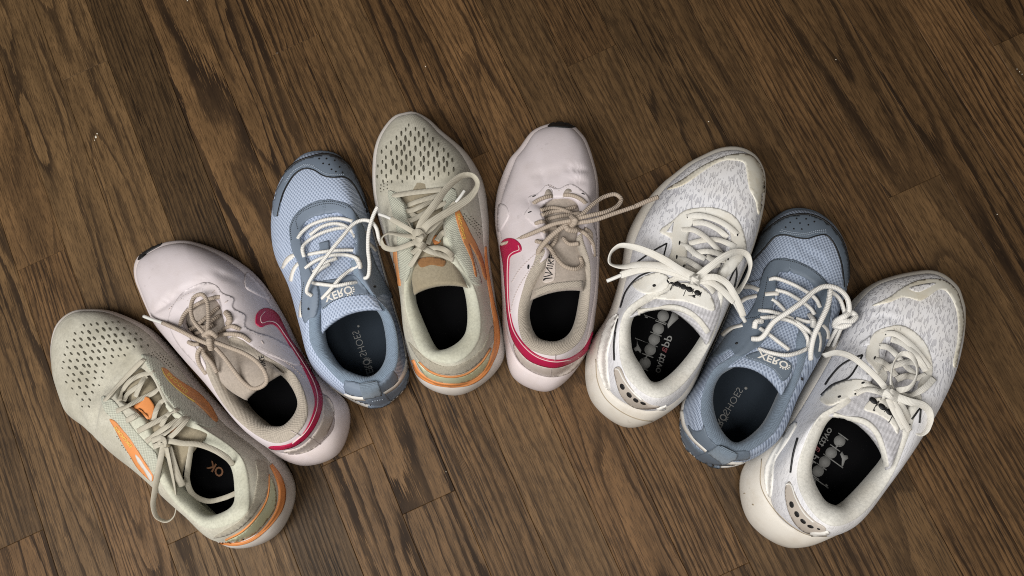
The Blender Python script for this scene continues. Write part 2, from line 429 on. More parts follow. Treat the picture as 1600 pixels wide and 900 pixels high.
# ------------------------------------------------------------------ shoe builder
M_DIV = 12
def sym(v):   # nine values heel..toe -> sixteen stations H L1..L7 T R7..R1
    return np.array(list(v) + list(v[7:0:-1]), float)
def half(a, j, n): return a[j % n]
class Shoe:
    def __init__(s, label, S, B, P, O, zB, zP, mats, lift=(0, 0, 0, 0, 0, 0, .002, .007, .011), pad=0.013, zin=0.024, eh=1.0, eg=1.0, r0=0.86, zsf=0.36, lining=True, collar=4.2, lip=0.0, toe=None, toe_mat=None):
        n, M = 16, M_DIV; s.N = N = n * M; s.mats = mats
        zB, zP, lf = sym(zB), sym(zP), sym(lift)
        S, B, P = np.array(S, float), np.array(B, float), np.array(P, float)
        S3, B3, P3 = un(S, lf + zsf * (zB - lf)), un(B, zB), un(P, zP)
        dO = np.array([pad if min(i, n - i) <= 3 else (pad * .6 if min(i, n - i) == 4 else 0.004) for i in range(n)])
        O3 = np.zeros((n, 3))
        mid = (un([P[5]], zP[5])[0] + un([P[11]], zP[11])[0]) / 2
        for i in range(n):
            if i in O: O3[i] = un([O[i]], zP[i] - dO[i])[0]
            else:
                if 5 <= i <= 11 and i not in (5, 11): t = mid
                else: t = (P3[i] + P3[(n - i) % n]) / 2
                d = t - P3[i]; d[2] = 0; L = np.linalg.norm(d); O3[i] = P3[i] + d / max(L, 1e-6) * 0.002; O3[i][2] = zP[i] - dO[i]
        h = np.linalg.norm(np.roll(S3, -1, 0) - S3, axis=1) ** 1.0
        R = lambda A: closed_hermite(A, h, M)
        s.S, s.B, s.P, s.O = R(S3), R(B3), R(P3), R(O3)
        if toe is not None:
            tr = catmull(np.array(toe, float), 16); zt = s.S[:, 2]
            it = int(np.argmin(np.linalg.norm(tr - S[8], axis=1)))
            for seg, j0, j1 in ((tr[:it + 1], 6 * M, 8 * M), (tr[it:], 8 * M, 10 * M)):
                d = np.concatenate([[0], np.cumsum(np.linalg.norm(np.diff(seg, axis=0), axis=1))])
                old = proj(s.S[j0:j1 + 1]); do = np.concatenate([[0], np.cumsum(np.linalg.norm(np.diff(old, axis=0), axis=1))])
                q = do / do[-1] * d[-1]
                new = np.stack([np.interp(q, d, seg[:, 0]), np.interp(q, d, seg[:, 1])], 1)
                W = un(new, zt[j0:j1 + 1]); s.B[j0:j1 + 1, :2] += (W - s.S[j0:j1 + 1])[:, :2]; s.S[j0:j1 + 1] = W
            for A in (s.S, s.B):      # ease the traced toe into the sides
                for jc in (6 * M, 10 * M):
                    for _ in range(14):
                        w = A[jc - 9:jc + 10].copy(); A[jc - 8:jc + 9, :2] = (w[:-2, :2] + 2 * w[1:-1, :2] + w[2:, :2]) / 4
        s.lift = R(lf[:, None])[:, 0]; s.lift = np.maximum(s.lift, 0)
        toe, heel = S3[8], S3[0]
        ax = (toe - heel); ax[2] = 0; ax /= np.linalg.norm(ax)
        s.axis = ax; sx = np.array([ax[1], -ax[0], 0])
        s.frame = (np.array([*S3[:, :2].mean(0), 0.0]), np.stack([sx, ax, (0, 0, 1.0)], 1))
        s.root = bpy.data.objects.new('sneaker', None); COL.objects.link(s.root)
        s.root.location = s.frame[0]; s.root.rotation_euler = (0, 0, math.atan2(ax[1], ax[0]) - math.pi / 2)
        s.root.empty_display_size = 0.05
        s.root['label'] = label; s.root['category'] = 'sneaker'; s.root['group'] = 'sneakers fanned out on the oak floor'
        s.bv, s.bf = [], []
        jj = np.arange(N); s.mir = (N - jj) % N
        # --- midsole
        inw = (s.S + s.S[s.mir]) / 2 - s.S; inw[:, 2] = 0
        toward = s.frame[0] - s.S; toward[:, 2] = 0
        L = np.linalg.norm(inw, axis=1, keepdims=True)
        tw = toward / np.linalg.norm(toward, axis=1, keepdims=True)
        k = np.clip((L - .004) / .030, 0, 1); k = k * k * (3 - 2 * k)
        inw = inw / np.maximum(L, 1e-6) * k + tw * (1 - k)
        inw /= np.maximum(np.linalg.norm(inw, axis=1, keepdims=True), 1e-6)
        s.inw = inw
        def zz(A, z): A = A.copy(); A[:, 2] = z; return A
        zb = s.B[:, 2]; lt = s.lift
        sole_rows = [zz(s.S + inw * .009, lt + .0006), zz(s.S + inw * .003, lt + .002), zz(s.S + inw * .0008, lt + .18 * (zb - lt)), s.S,
                     zz(s.S * .85 + s.B * .15, lt + .62 * (zb - lt)), zz(s.S * .55 + s.B * .45, lt + .86 * (zb - lt)), zz(s.S * .2 + s.B * .8, lt + .97 * (zb - lt)), zz(s.B, zb), zz(s.B + inw * .007, zb - .003)]
        V = np.concatenate(sole_rows); F = grid_faces(len(sole_rows), N)
        F += [(j, j + 1, (N - j - 1) % N, (N - j) % N) for j in range(1, N // 2 - 1)]
        F += [(0, 1, N - 1), (N // 2 - 1, N // 2, N // 2 + 1)]
        F = [tuple(reversed(f)) if False else f for f in F]
        s.sole = s.part('midsole', V, F, mats['sole'], solid=True)
        if toe_mat is not None:      # rubber toe guard moulded onto the sole
            s.sole.data.materials.append(toe_mat)
            for i, p in enumerate(s.sole.data.polygons):
                if i < 8 * N and i // N >= 2 and abs((i % N) - 8 * M) < 3.1 * M: p.material_index = 1
        # --- upper
        nr = 26; rows = []
        rows.append(zz(s.B + inw * .004, zb - .0025))
        ehA, egA = R(sym([eh] * 9 if np.isscalar(eh) else eh)[:, None]), R(sym([eg] * 9 if np.isscalar(eg) else eg)[:, None])
        s.prof = lambda r: (1 - np.cos(r * math.pi / 2) ** ehA, np.sin(r * math.pi / 2) ** egA)
        for r in np.linspace(0, 1, nr):
            hh, gg = s.prof(r)
            A = s.B + (s.P - s.B) * hh; A[:, 2] = zb + (s.P[:, 2] - zb) * gg[:, 0]; 
            if lip: A -= inw * (lip * math.sin(math.pi * min(1, r * 1.05)) ** 2) * (np.minimum(jj, N - jj) < 4 * M)[:, None]
            rows.append(A)
        d = s.P[:, 2] - s.O[:, 2]
        for q in (.2, .4, .6, .8, 1):
            A = s.P + (s.O - s.P) * math.sin(q * math.pi / 2); A[:, 2] = s.P[:, 2] - d * (1 - math.cos(q * math.pi / 2)); rows.append(A)
        I = s.O * .35 + s.B * .65; I = I + inw * .004; I[:, 2] = zin; s.I = I
        coll = np.clip((4.6 * M - np.minimum(jj, N - jj)) / (1.2 * M), 0, 1)[:, None]
        for q in (.2, .45, .7, 1):
            A = s.O + (I - s.O) * q ** 1.6; A[:, 2] = s.O[:, 2] + (zin - s.O[:, 2]) * q
            T = s.O.copy(); T[:, 2] -= .003 + .004 * q; T = T - inw * (.006 * q)
            rows.append(A * coll + T * (1 - coll))
        s.nr = nr
        V = np.concatenate(rows)
        s.upperV = V; s.rows = len(rows)
        s.crest_row = nr
        s.zin = zin
        s._lining = lining; s._r0 = r0; s._collar = collar
    def part(s, name, V, F, mat, parent=None, uv=None, solid=False, smooth=True, kind=None, label=None):
        o = mesh_obj(name, V, F, mat, parent or s.root, uv, smooth, s.frame, kind, label)
        if solid: s.bv.append(np.asarray(V)); s.bf.append([tuple(f) for f in F]); s._t = None
        return o
    def dent(s, px, depth, width):
        """press (or raise, depth<0) a crease along a line of the photograph into the upper"""
        L = catmull(px, 8); q = proj(s.upperV)
        D = np.full(len(q), 1e9); tt = np.zeros(len(q)); n = len(L) - 1
        for i, (a, b) in enumerate(zip(L, L[1:])):
            ab = b - a; t = np.clip(((q - a) @ ab) / max(ab @ ab, 1e-9), 0, 1)
            dd = np.linalg.norm(q - (a + t[:, None] * ab), axis=1)
            m = dd < D; D[m] = dd[m]; tt[m] = (i + t[m]) / n
        lim = (np.arange(len(q)) // s.N < s.crest_row)
        fade = np.clip(np.minimum(tt, 1 - tt) * 5, 0, 1)
        s.upperV[:, 2] -= depth * np.exp(-(D / width) ** 2) * lim * (.3 + .7 * fade)
    def finish(s):
        N, M, V = s.N, M_DIV, s.upperV
        s.upper = s.part('upper', V, grid_faces(s.rows, N), s.mats['upper'], solid=True)
        jj = np.arange(N)
        if s._lining:
            k0 = 1 + int(round(s._r0 * (s.nr - 1))); c = int(s._collar * M)
            sel = [(-c + i) % N for i in range(2 * c + 1)]
            rr = V.reshape(s.rows, N, 3)[k0:, sel]
            # outward normals of that strip
            du = np.gradient(rr, axis=1); dv = np.gradient(rr, axis=0)
            nm = np.cross(du, dv); nm /= np.maximum(np.linalg.norm(nm, axis=2, keepdims=True), 1e-9)
            if nm[0, len(sel) // 2] @ s.axis > 0: nm = -nm
            off = np.full(rr.shape[:2], .0011); off[0] = -.0004; off[:, 0] = off[:, -1] = -.0004
            rr = rr + nm * off[..., None]
            s.lin = s.part('collar_lining', rr.reshape(-1, 3), grid_faces(rr.shape[0], rr.shape[1], False), s.mats['lining'], solid=True)
        I = s.I + s.inw * -.0015; I[:, 2] = s.zin + .001
        sel = list(range(0, N))
        Vi = list(I); F = [(j, j + 1, (N - j - 1) % N, (N - j) % N) for j in range(1, N // 2 - 1)] + [(0, 1, N - 1), (N // 2 - 1, N // 2, N // 2 + 1)]
        s.insole = s.part('insole', Vi, F, s.mats['insole'], solid=True, smooth=False)
        s._ins = BVHTree.FromPolygons([tuple(x) for x in Vi], F)
    def tongue(s, rows, mat, crown=.005, thick=.006, name='tongue', nc=12, per=6):
        """rows (xl,yl,xr,yr,z) from throat front to the tongue's free end"""
        r = catmull(np.array([[*q[:4], q[4] * 1e4, (q[5] if len(q) > 5 else 0)] for q in rows], float), per)
        G = []
        for q in r:
            a, b = un([q[:2]], q[4] / 1e4)[0], un([q[2:4]], q[4] / 1e4)[0]
            t = np.linspace(0, 1, nc)[:, None]; L = a + (b - a) * t
            k = 1 - (2 * t[:, 0] - 1) ** 2
            L[:, 2] += crown * k; L += s.axis * (q[5] * .00062) * k[:, None]; G.append(L)
        f0 = G[0] + s.axis * .020; f0[:, 2] -= .004; G.insert(0, f0)
        e = G[-1] - G[-2]; e /= np.linalg.norm(e, axis=1, keepdims=True); 
        for q in (.35, .7, 1.0):
            A = G[len(r)] + e * thick * .5 * math.sin(q * math.pi / 2); A[:, 2] -= thick * (1 - math.cos(q * math.pi / 2)); G.append(A)
        for q in (1, 2): A = G[-1].copy() - e * .012; A[:, 2] -= .002; G.append(A)
        # side edges turn down
        G = [np.vstack([A[0] + (A[0] - A[1]) * .6 - np.array([0, 0, .004]), A, A[-1] + (A[-1] - A[-2]) * .6 - np.array([0, 0, .004])]) for A in G]
        V = np.concatenate(G)
        return s.part(name, V, grid_faces(len(G), nc + 2, False), mat, solid=True)
    # --- things laid on the surface
    def tree(s):
        if getattr(s, '_t', None) is None:
            v, f, o = [], [], 0
            for V, F in zip(s.bv, s.bf):
                v += [tuple(x) for x in V]; f += [tuple(i + o for i in q) for q in F]; o += len(V)
            s._t = BVHTree.FromPolygons(v, f)
        return s._t
    def hit(s, x, y):
        d = ray(x, y)
        p, n, i, t = (s._only if getattr(s, '_only', None) else s.tree()).ray_cast(Vector(CAM), Vector(d))
        if p is None: return None, None
        n = np.array(n)
        if n @ d > 0: n = -n
        return np.array(p), n
    def drape(s, pts, faces, off, skirt=.0006, whole=False):
        P, Nn, ok = [], [], []
        for x, y in pts:
            p, n = s.hit(x, y)
            ok.append(p is not None); P.append(p if p is not None else np.zeros(3)); Nn.append(n if n is not None else np.array([0, 0, 1.]))
        P, Nn, ok = np.array(P), np.array(Nn), np.array(ok)
        faces = [f for f in faces if all(ok[list(f)])]
        # soften normals and bridge depth jumps
        adj = {}
        for f in faces:
            for a, b in zip(f, f[1:] + f[:1]): adj.setdefault(a, set()).add(b); adj.setdefault(b, set()).add(a)
        for _ in range(2):
            N2 = Nn.copy()
            for a, q in adj.items(): N2[a] = Nn[a] + Nn[list(q)].mean(0) * 2
            Nn = N2 / np.maximum(np.linalg.norm(N2, axis=1, keepdims=True), 1e-9)
        out = []
        for f in faces:
            a, b, c = P[f[0]], P[f[1]], P[f[2]]
            if max(np.linalg.norm(a - b), np.linalg.norm(b - c), np.linalg.norm(a - c)) > .022: continue
            nn = np.cross(b - a, c - a)
            out.append(f if nn @ (CAM - a) > 0 else tuple(reversed(f)))
        if whole and out:
            par = list(range(len(out)))
            def fd(a):
                while par[a] != a: par[a] = par[par[a]]; a = par[a]
                return a
            seen = {}
            for k, f in enumerate(out):
                for a, b in zip(f, f[1:] + f[:1]):
                    e = (min(a, b), max(a, b))
                    if e in seen: par[fd(k)] = fd(seen[e])
                    else: seen[e] = k
            cnt = {}
            for k in range(len(out)): cnt[fd(k)] = cnt.get(fd(k), 0) + 1
            if cnt:
                best = max(cnt, key=cnt.get); out = [f for k, f in enumerate(out) if fd(k) == best]
        T = P + Nn * off
        return slab(T, Nn, out, skirt + off * .5)
    def on_insole(s, on): s._only = s._ins if on else None
    def patch(s, name, outline, mat, off=.0009, step=3.0, smooth=True, per=6, parent=None, solid=False, closed_curve=True, label=None):
        o = catmull(outline, per, True) if closed_curve else np.asarray(outline, float)
        pts, f = tri_poly(o, step)
        V, F = s.drape(pts, f, off, whole=True)
        return s.part(name, V, F, mat, parent, solid=solid, label=label)
    def band(s, name, line, widths, mat, off=.0009, per=6, parent=None, solid=False, label=None):
        """a strip of given photo widths along a line"""
        P = np.array([[*p, (widths if np.isscalar(widths) else widths[i])] for i, p in enumerate(line)], float)
        L = catmull(P, per); d = np.gradient(L[:, :2], axis=0); d /= np.maximum(np.linalg.norm(d, axis=1, keepdims=True), 1e-9)
        n = np.stack([-d[:, 1], d[:, 0]], 1); w = L[:, 2:3] / 2
        k = 4 if w.max() > 3 else 2
        pts = np.concatenate([L[:, :2] + n * w * t for t in np.linspace(-1, 1, k + 1)]); m = len(L)
        f = []
        for i in range(k):
            for j in range(m - 1):
                a, b, c, e = i * m + j, i * m + j + 1, (i + 1) * m + j + 1, (i + 1) * m + j
                f += [(a, b, c), (a, c, e)]
        V, F = s.drape(pts, f, off, whole=True)
        return s.part(name, V, F, mat, parent, solid=solid, label=label)
    def bits(s, name, shapes, mat, off=.0006, parent=None, kind='stuff', label=None):
        """many small draped shapes joined (stitches, punched holes)"""
        VV, FF, o = [], [], 0
        for sh in shapes:
            sh = np.asarray(sh, float); c = sh.mean(0)
            pts = np.vstack([sh, c]); n = len(sh)
            V, F = s.drape(pts, [(i, (i + 1) % n, n) for i in range(n)], off, .0005)
            if len(F) == 0: continue
            VV.append(V); FF += [tuple(i + o for i in f) for f in F]; o += len(V)
        if VV: return s.part(name, np.concatenate(VV), FF, mat, parent, kind=kind, label=label)
    def stitch(s, line, mat, dash=3.0, gap=2.2, w=1.2, name='stitching', parent=None, off=.0008, closed=False):
        lines = line if isinstance(line[0][0], (list, tuple)) else [line]
        sh = []
        for ln in lines:
            L = catmull(ln, 10, closed); d = np.concatenate([[0], np.cumsum(np.linalg.norm(np.diff(L, axis=0), axis=1))])
            t = 0
            while t + dash < d[-1]:
                a = np.array([np.interp(t, d, L[:, 0]), np.interp(t, d, L[:, 1])]); b = np.array([np.interp(t + dash, d, L[:, 0]), np.interp(t + dash, d, L[:, 1])])
                q = b - a; q /= max(np.linalg.norm(q), 1e-9); n = np.array([-q[1], q[0]]) * w / 2
                sh.append([a - n, b - n, b + n, a + n]); t += dash + gap
        return s.bits(name, sh, mat, off, parent)
    def text(s, name, body, org, right, up, mat, weight=0.0, off=.0005, parent=None, spacing=1.0):
        """lettering: org, right and up are photo vectors; `right` spans the whole word, `up` one capital's height"""
        cu = bpy.data.curves.new('t', 'FONT'); cu.body = body; cu.offset = weight; cu.space_character = spacing; cu.resolution_u = 3
        ob = bpy.data.objects.new('t', cu)
        me = bpy.data.meshes.new_from_object(ob)
        v = np.array([q.co[:2] for q in me.vertices]); f = [tuple(p.vertices) for p in me.polygons]
        bpy.data.objects.remove(ob); bpy.data.meshes.remove(me)
        v[:, 0] = (v[:, 0] - v[:, 0].min()) / (v[:, 0].max() - v[:, 0].min()); v[:, 1] /= 0.70
        pts = np.array(org, float) + v[:, :1] * np.array(right, float) + v[:, 1:] * np.array(up, float)
        f = [t for q in f for t in ([q] if len(q) == 3 else [(q[0], q[i], q[i + 1]) for i in range(1, len(q) - 1)])]
        V, F = s.drape(pts, f, off, .0003)
        return s.part(name, V, F, mat, parent, smooth=False, kind='stuff')
    # --- laces
    def lace(s, chains, mat, r=.0022, flat=1.0, tip=None, name='shoelace', per=8, nround=8, clear=.45):
        """chains: lists of (x, y, h[, z]) with h metres over the surface met there, or z absolute height when h is None.
           r half width, flat = thickness/width"""
        VV, FF, UU, o = [], [], [], 0
        for ch in chains:
            opt = {}
            if isinstance(ch, dict): opt = ch; ch = opt['p']
            rr = opt.get('r', r); fl = opt.get('flat', flat)
            ctrl, nrm = [], []
            for q in ch:
                if q[2] is None: ctrl.append(un([q[:2]], q[3])[0]); nrm.append(np.array([0, 0, 1.]))
                else:
                    p, n = s.hit(q[0], q[1])
                    if p is None: p, n = un([q[:2]], .02)[0], np.array([0, 0, 1.])
                    d = ray(q[0], q[1]); ctrl.append(un([q[:2]], p[2] + q[2])[0]); nrm.append(n)
            L = catmull(np.hstack([np.array(ctrl), np.array(nrm) * .02]), per); C, Nn = L[:, :3].copy(), L[:, 3:]
            if not opt.get('free'):
                for i in range(len(C)):
                    q = proj(C[i:i + 1])[0]; p, n = s.hit(*q); t = i / per
                    if opt.get('dive', True) and (t < .8 or t > len(ch) - 1.8): continue
                    if p is not None and C[i, 2] < p[2] + rr * clear * max(fl, .4): C[i] = un([q], p[2] + rr * clear * max(fl, .4))[0]
                for _ in range(2): C[1:-1] = C[1:-1] * .5 + (C[:-2] + C[2:]) * .25
            T = np.gradient(C, axis=0); T /= np.maximum(np.linalg.norm(T, axis=1, keepdims=True), 1e-9)
            up = Nn + np.array([0, 0, .01]); up -= T * np.sum(up * T, 1, keepdims=True); up /= np.maximum(np.linalg.norm(up, axis=1, keepdims=True), 1e-9)
            sd = np.cross(T, up)
            ro = opt.get('roll', (0, 0)); an = np.radians(np.interp(np.linspace(0, 1, len(C)), np.linspace(0, 1, len(ro)), ro))[:, None]
            sd, up = sd * np.cos(an) + up * np.sin(an), up * np.cos(an) - sd * np.sin(an)
            ln = np.concatenate([[0], np.cumsum(np.linalg.norm(np.diff(C, axis=0), axis=1))])
            ws = opt.get('w', (1, 1)); wi = np.interp(np.linspace(0, 1, len(C)), np.linspace(0, 1, len(ws)), ws)
            m = len(C); ang = np.arange(nround) / nround * 2 * math.pi
            ca, sa = np.cos(ang), np.sin(ang)
            if fl < .6: ca = np.sign(ca) * np.abs(ca) ** .5; sa = np.sign(sa) * np.abs(sa) ** .7
            ring = C[:, None] + sd[:, None] * (ca[None, :, None] * rr * wi[:, None, None]) + up[:, None] * (sa[None, :, None] * rr * fl * wi[:, None, None])
            V = ring.reshape(-1, 3); F = [f[::-1] for f in grid_faces(m, nround)]
            F += [tuple(range(nround)), tuple(reversed(range((m - 1) * nround, m * nround)))]
            U = np.stack([np.repeat(ln, nround), np.tile(np.abs((np.arange(nround) / nround + .25) % 1 * 2 - 1), m)], 1)
            VV.append(V); UU.append(U); FF += [tuple(i + o for i in f) for f in F]; o += len(V)
        return s.part(name, np.concatenate(VV), FF, mat, tip, np.concatenate(UU), solid=False)

def cr(ox, oy, sc):
    """reads points measured on an enlarged crop of the photograph"""
    return lambda L: [(ox + q[0] / sc, oy + q[1] / sc, *q[2:]) for q in L]
def lattice(region, org, a, b, la, lb, jit=.12, k=1.0, small_edge=True, rng=random.Random(3)):
    """staggered punched slots: step vectors a (along the slot) and b (across), half sizes la, lb"""
    R = np.array([q[:2] for q in region], float); a, b = np.array(a, float), np.array(b, float); out = []
    c = R.mean(0); rad_ = np.linalg.norm(R - c, axis=1).max()
    ua, ub = a / np.linalg.norm(a), b / np.linalg.norm(b)
    for i in range(-30, 30):
        for j in range(-30, 30):
            p = np.array(org, float) + a * (i + (.5 if j % 2 else 0)) + b * j + np.array([rng.uniform(-jit, jit) * np.linalg.norm(a), rng.uniform(-jit, jit) * np.linalg.norm(b)])
            if not inside(p, R): continue
            d = min(np.linalg.norm(p - (u + v) / 2) for u, v in zip(R, np.roll(R, -1, 0)))
            d = min(d, *[np.linalg.norm(p - u) for u in R])
            q = (min(1.0, .45 + d / (rad_ * .42)) if small_edge else 1.0) * rng.uniform(.85, 1.1)
            out.append([p + ua * la * q * math.cos(t) + ub * lb * q * math.sin(t) for t in np.arange(8) * math.pi / 4])
    return out
def dot(x, y, r, r2=None, ang=0.0):
    ca, sa = math.cos(ang), math.sin(ang); r2 = r2 or r
    return [(x + ca * r * math.cos(t) - sa * r2 * math.sin(t), y + sa * r * math.cos(t) + ca * r2 * math.sin(t)) for t in np.arange(10) * math.pi / 5]
def round_letters(s, name, org, u, up, mat, off=.0005, parent=None):
    """a word set in letters made of solid discs and thin stems: d i a d o r a"""
    org, u, up = np.array(org, float), np.array(u, float), np.array(up, float)
    W = lambda x, y: tuple(org + u * x + up * y)
    sh = []
    disc = lambda cx: sh.append([W(cx + .5 * math.cos(t), .5 + .5 * math.sin(t)) for t in np.arange(20) * math.pi / 10])
    bar = lambda x, y0, y1, w=.045: sh.append([W(x - w, y0), W(x + w, y0), W(x + w, y1), W(x - w, y1)])
    for c in (.5, 1.69, 2.67, 3.64, 4.89): disc(c)
    bar(1.0, 0, 2.1); bar(1.12, 0, 1.0); bar(1.12, 1.7, 1.95, .06); bar(2.18, 0, 1.05); bar(3.17, 0, 2.1); bar(4.18, 0, 1.05); bar(5.40, 0, 1.05)
    arc = [(4.22 + .5 * math.sin(t), .60 + .52 * (1 - math.cos(t))) for t in np.linspace(0, 1.3, 6)]
    arc = [(x, y - .1) for x, y in arc]
    sh.append([W(x, y) for x, y in arc] + [W(x, y + .10) for x, y in arc[::-1]])
    return s.bits(name, sh, mat, off, parent)

# ------------------------------------------------------------------ colours
M = {}
M['mint_knit'] = cloth('mint_knit', (0.58, 0.555, 0.465), (0.0012, 0.0010), 0.30, 0.35, dirt=(0.24, 0.215, 0.15), dirt_amt=0.5, toe=((0.13, 0.105, 0.065), 0.075, 0.135))
M['mint_collar'] = cloth('mint_collar', (0.58, 0.58, 0.48), (0.0008, 0.0008), 0.08, 0.15, dirt=(0.45, 0.42, 0.30), dirt_amt=0.4)
M['white_foam'] = skin('white_foam', (0.60, 0.56, 0.525), 0.55, 500, 0.10, dirt=(0.40, 0.35, 0.29), dirt_amt=0.4, low=(0.28, 0.24, 0.19))
M['black_insole'] = plain('black_insole', (0.0035, 0.0035, 0.004), 1.0, 0.03)
M['lilac_leather'] = skin('lilac_leather', (0.585, 0.53, 0.55), 0.55, 900, 0.2, dirt=(0.47, 0.41, 0.40), dirt_amt=0.34)
M['beige_lining'] = cloth('beige_lining', (0.50, 0.44, 0.37), (0.0024, 0.0018), 0.45, 0.6, mode='knit', dirt=(0.38, 0.32, 0.25), dirt_amt=0.3)
M['lilac_foam'] = skin('lilac_foam', (0.61, 0.54, 0.54), 0.55, 500, 0.08, dirt=(0.50, 0.43, 0.38), dirt_amt=0.35, low=(0.33, 0.27, 0.24))
M['blue_mesh'] = cell_mesh('blue_mesh', (0.45, 0.52, 0.66), (0.17, 0.22, 0.32))
M['grey_blue'] = skin('grey_blue', (0.165, 0.205, 0.265), 0.6, 900, 0.12, var=0.1)
M['blue_lining'] = cloth('blue_lining', (0.24, 0.31, 0.40), (0.0018, 0.0018), 0.4, 0.5)
M['slate'] = skin('slate', (0.115, 0.145, 0.185), 0.6, 900, 0.12, var=0.1)  # darker copy of grey_blue: shade on the wedged shoe put into the colour
M['slate_lining'] = cloth('slate_lining', (0.19, 0.24, 0.305), (0.0018, 0.0018), 0.4, 0.5)  # blue_lining with the wedged shoe's shade painted in
M['dark_insole'] = plain('dark_insole', (0.019, 0.025, 0.033), 0.95, 0.05)
M['white_rubber'] = skin('white_rubber', (0.66, 0.64, 0.61), 0.5, 500, 0.06)
M['white_mesh'] = ripple_mesh('white_mesh', (0.72, 0.72, 0.75), (0.46, 0.46, 0.50), rot=-0.12, dirt=(0.55, 0.5, 0.42))
M['cream_lining'] = cloth('cream_lining', (0.75, 0.735, 0.685), (0.0009, 0.0009), 0.06, 0.12, dirt=(0.6, 0.52, 0.4), dirt_amt=0.3)
M['cream_foam'] = skin('cream_foam', (0.62, 0.585, 0.53), 0.5, 500, 0.06, dirt=(0.46, 0.40, 0.32), dirt_amt=0.4, low=(0.34, 0.28, 0.21))

ZR = dict(zB=(.037, .037, .035, .033, .031, .029, .028, .029, .032), zP=(.088, .079, .069, .080, .083, .075, .067, .065, .064))
ZX = dict(zB=(.014, .014, .013, .012, .012, .012, .012, .013, .015), zP=(.074, .068, .061, .070, .072, .063, .056, .053, .052))
ZD = dict(zB=(.046, .046, .044, .041, .038, .035, .033, .033, .036), zP=(.098, .088, .077, .089, .092, .083, .074, .071, .070))
SHOES = {}
m = dict(upper=M['mint_knit'], sole=M['white_foam'], lining=M['mint_collar'], insole=M['black_insole'])
SHOES[1] = s1 = Shoe('mint running shoe at far left, loose laces hanging over its side',
  S=[(432,836),(375,857),(300,806),(240,750),(190,712),(140,667),(106,642),(84,580),(98,496),(165,484),(228,508),(268,545),(312,600),(365,655),(425,700),(459,760)],
  B=[(413,826),(360,846),(300,804),(239,748),(189,713),(139,668),(105,643),(84,581),(99,498),(162,488),(219,511),(262,552),(304,607),(350,662),(412,712),(446,760)],
  P=[(380,802),(336,820),(290,796),(258,748),(223,660),(180,622),(184,605),(193,596),(202,586),(210,578),(219,572),(238,588),(264,638),(312,668),(374,714),(384,766)],
  O={0:(363,793),1:(335,806),2:(303,783),3:(270,738),13:(304,677),14:(360,722),15:(370,764)}, mats=m, toe=[(106,642),(88,590),(84,565),(83,543),(86,522),(92,507),(105,493),(121,485),(140,483),(165,484),(193,492),(228,508)], **ZR)
SHOES[4] = s4 = Shoe('mint running shoe between the blue and lilac sneakers, laces tied in a bow',
  S=[(712,618),(660,600),(637,548),(628,470),(616,415),(598,362),(583,300),(584,236),(635,176),(692,205),(727,235),(754,282),(763,335),(765,400),(775,470),(785,565)],
  B=[(708,603),(662,588),(639,545),(630,468),(619,413),(602,360),(589,300),(590,236),(637,179),(686,208),(717,236),(741,282),(751,332),(757,400),(765,468),(771,560)],
  P=[(703,562),(662,547),(641,498),(635,444),(643,404),(631,326),(623,307),(632,300),(654,297),(678,296),(692,304),(694,332),(699,374),(706,406),(738,449),(745,526)],
  O={0:(693,548),1:(679,542),2:(658,497),3:(644,449),4:(649,405),12:(694,376),13:(699,412),14:(725,448),15:(729,520)}, mats=m, toe=[(583,300),(582,268),(586,232),(596,207),(616,183),(632,177.5),(648,176),(671,187),(693,207),(712,222),(727,235)], **ZR)
m = dict(upper=M['lilac_leather'], sole=M['lilac_foam'], lining=M['beige_lining'], insole=M['black_insole'])
SHOES[2] = s2 = Shoe('lilac sneaker with crimson side stripe, second from left, beside the far left mint shoe',
  S=[(525,712),(476,728),(404,686),(342,612),(304,576),(269,538),(240,503),(217,455),(228,392),(284,376),(345,392),(402,432),(441,490),(478,560),(513,600),(542,632)],
  B=[(503,690),(462,708),(405,685),(344,611),(307,574),(272,535),(244,500),(222,452),(234,396),(282,381),(335,395),(392,437),(432,492),(467,553),(497,603),(521,645)],
  P=[(460,677),(435,689),(382,662),(339,606),(318,552),(290,516),(284,500),(288,485),(308,471),(328,464),(342,468),(350,495),(366,530),(397,550),(457,584),(476,627)],
  O={0:(446,665),1:(424,667),2:(402,652),3:(362,612),4:(328,552),12:(360,536),13:(390,560),14:(446,589),15:(467,622)}, mats=m, toe=[(240,503),(221,460),(212,435),(211.5,415),(217,402),(230,392),(250,382),(275,376.5),(300,377),(319,382),(345,392)], **ZR)
SHOES[5] = s5 = Shoe('lilac sneaker in the middle of the row with black toe tip and crossing beige laces',
  S=[(853,612),(803,591),(788,538),(784,460),(780,395),(773,340),(778,292),(802,240),(878,193),(923,233),(934,275),(936,325),(937,378),(936,425),(932,480),(915,555)],
  B=[(857,588),(815,570),(795,530),(789,455),(786,392),(780,340),(789,295),(812,240),(877,198),(919,236),(930,275),(932,325),(933,378),(932,425),(926,480),(908,550)],
  P=[(861,550),(824,535),(813,495),(828,440),(850,398),(847,336),(844,323),(855,311),(877,307),(897,309),(906,319),(908,340),(905,372),(919,412),(919,470),(906,528)],
  O={0:(861,535),1:(837,526),2:(826,495),3:(839,447),4:(857,400),12:(902,378),13:(911,418),14:(905,475),15:(892,520)}, mats=m, toe=[(778,292),(786,270),(796,249),(810,233),(829,208),(842,200),(856,195),(867,192.5),(879,192),(890,194),(899,199),(907,207),(915,217),(923,236),(934,275)], **ZR)
m = dict(upper=M['blue_mesh'], sole=M['white_rubber'], lining=M['blue_lining'], insole=M['dark_insole'])
kx = dict(lift=(0, 0, 0, 0, 0, 0, 0, .002, .004), zin=.014, pad=.010)
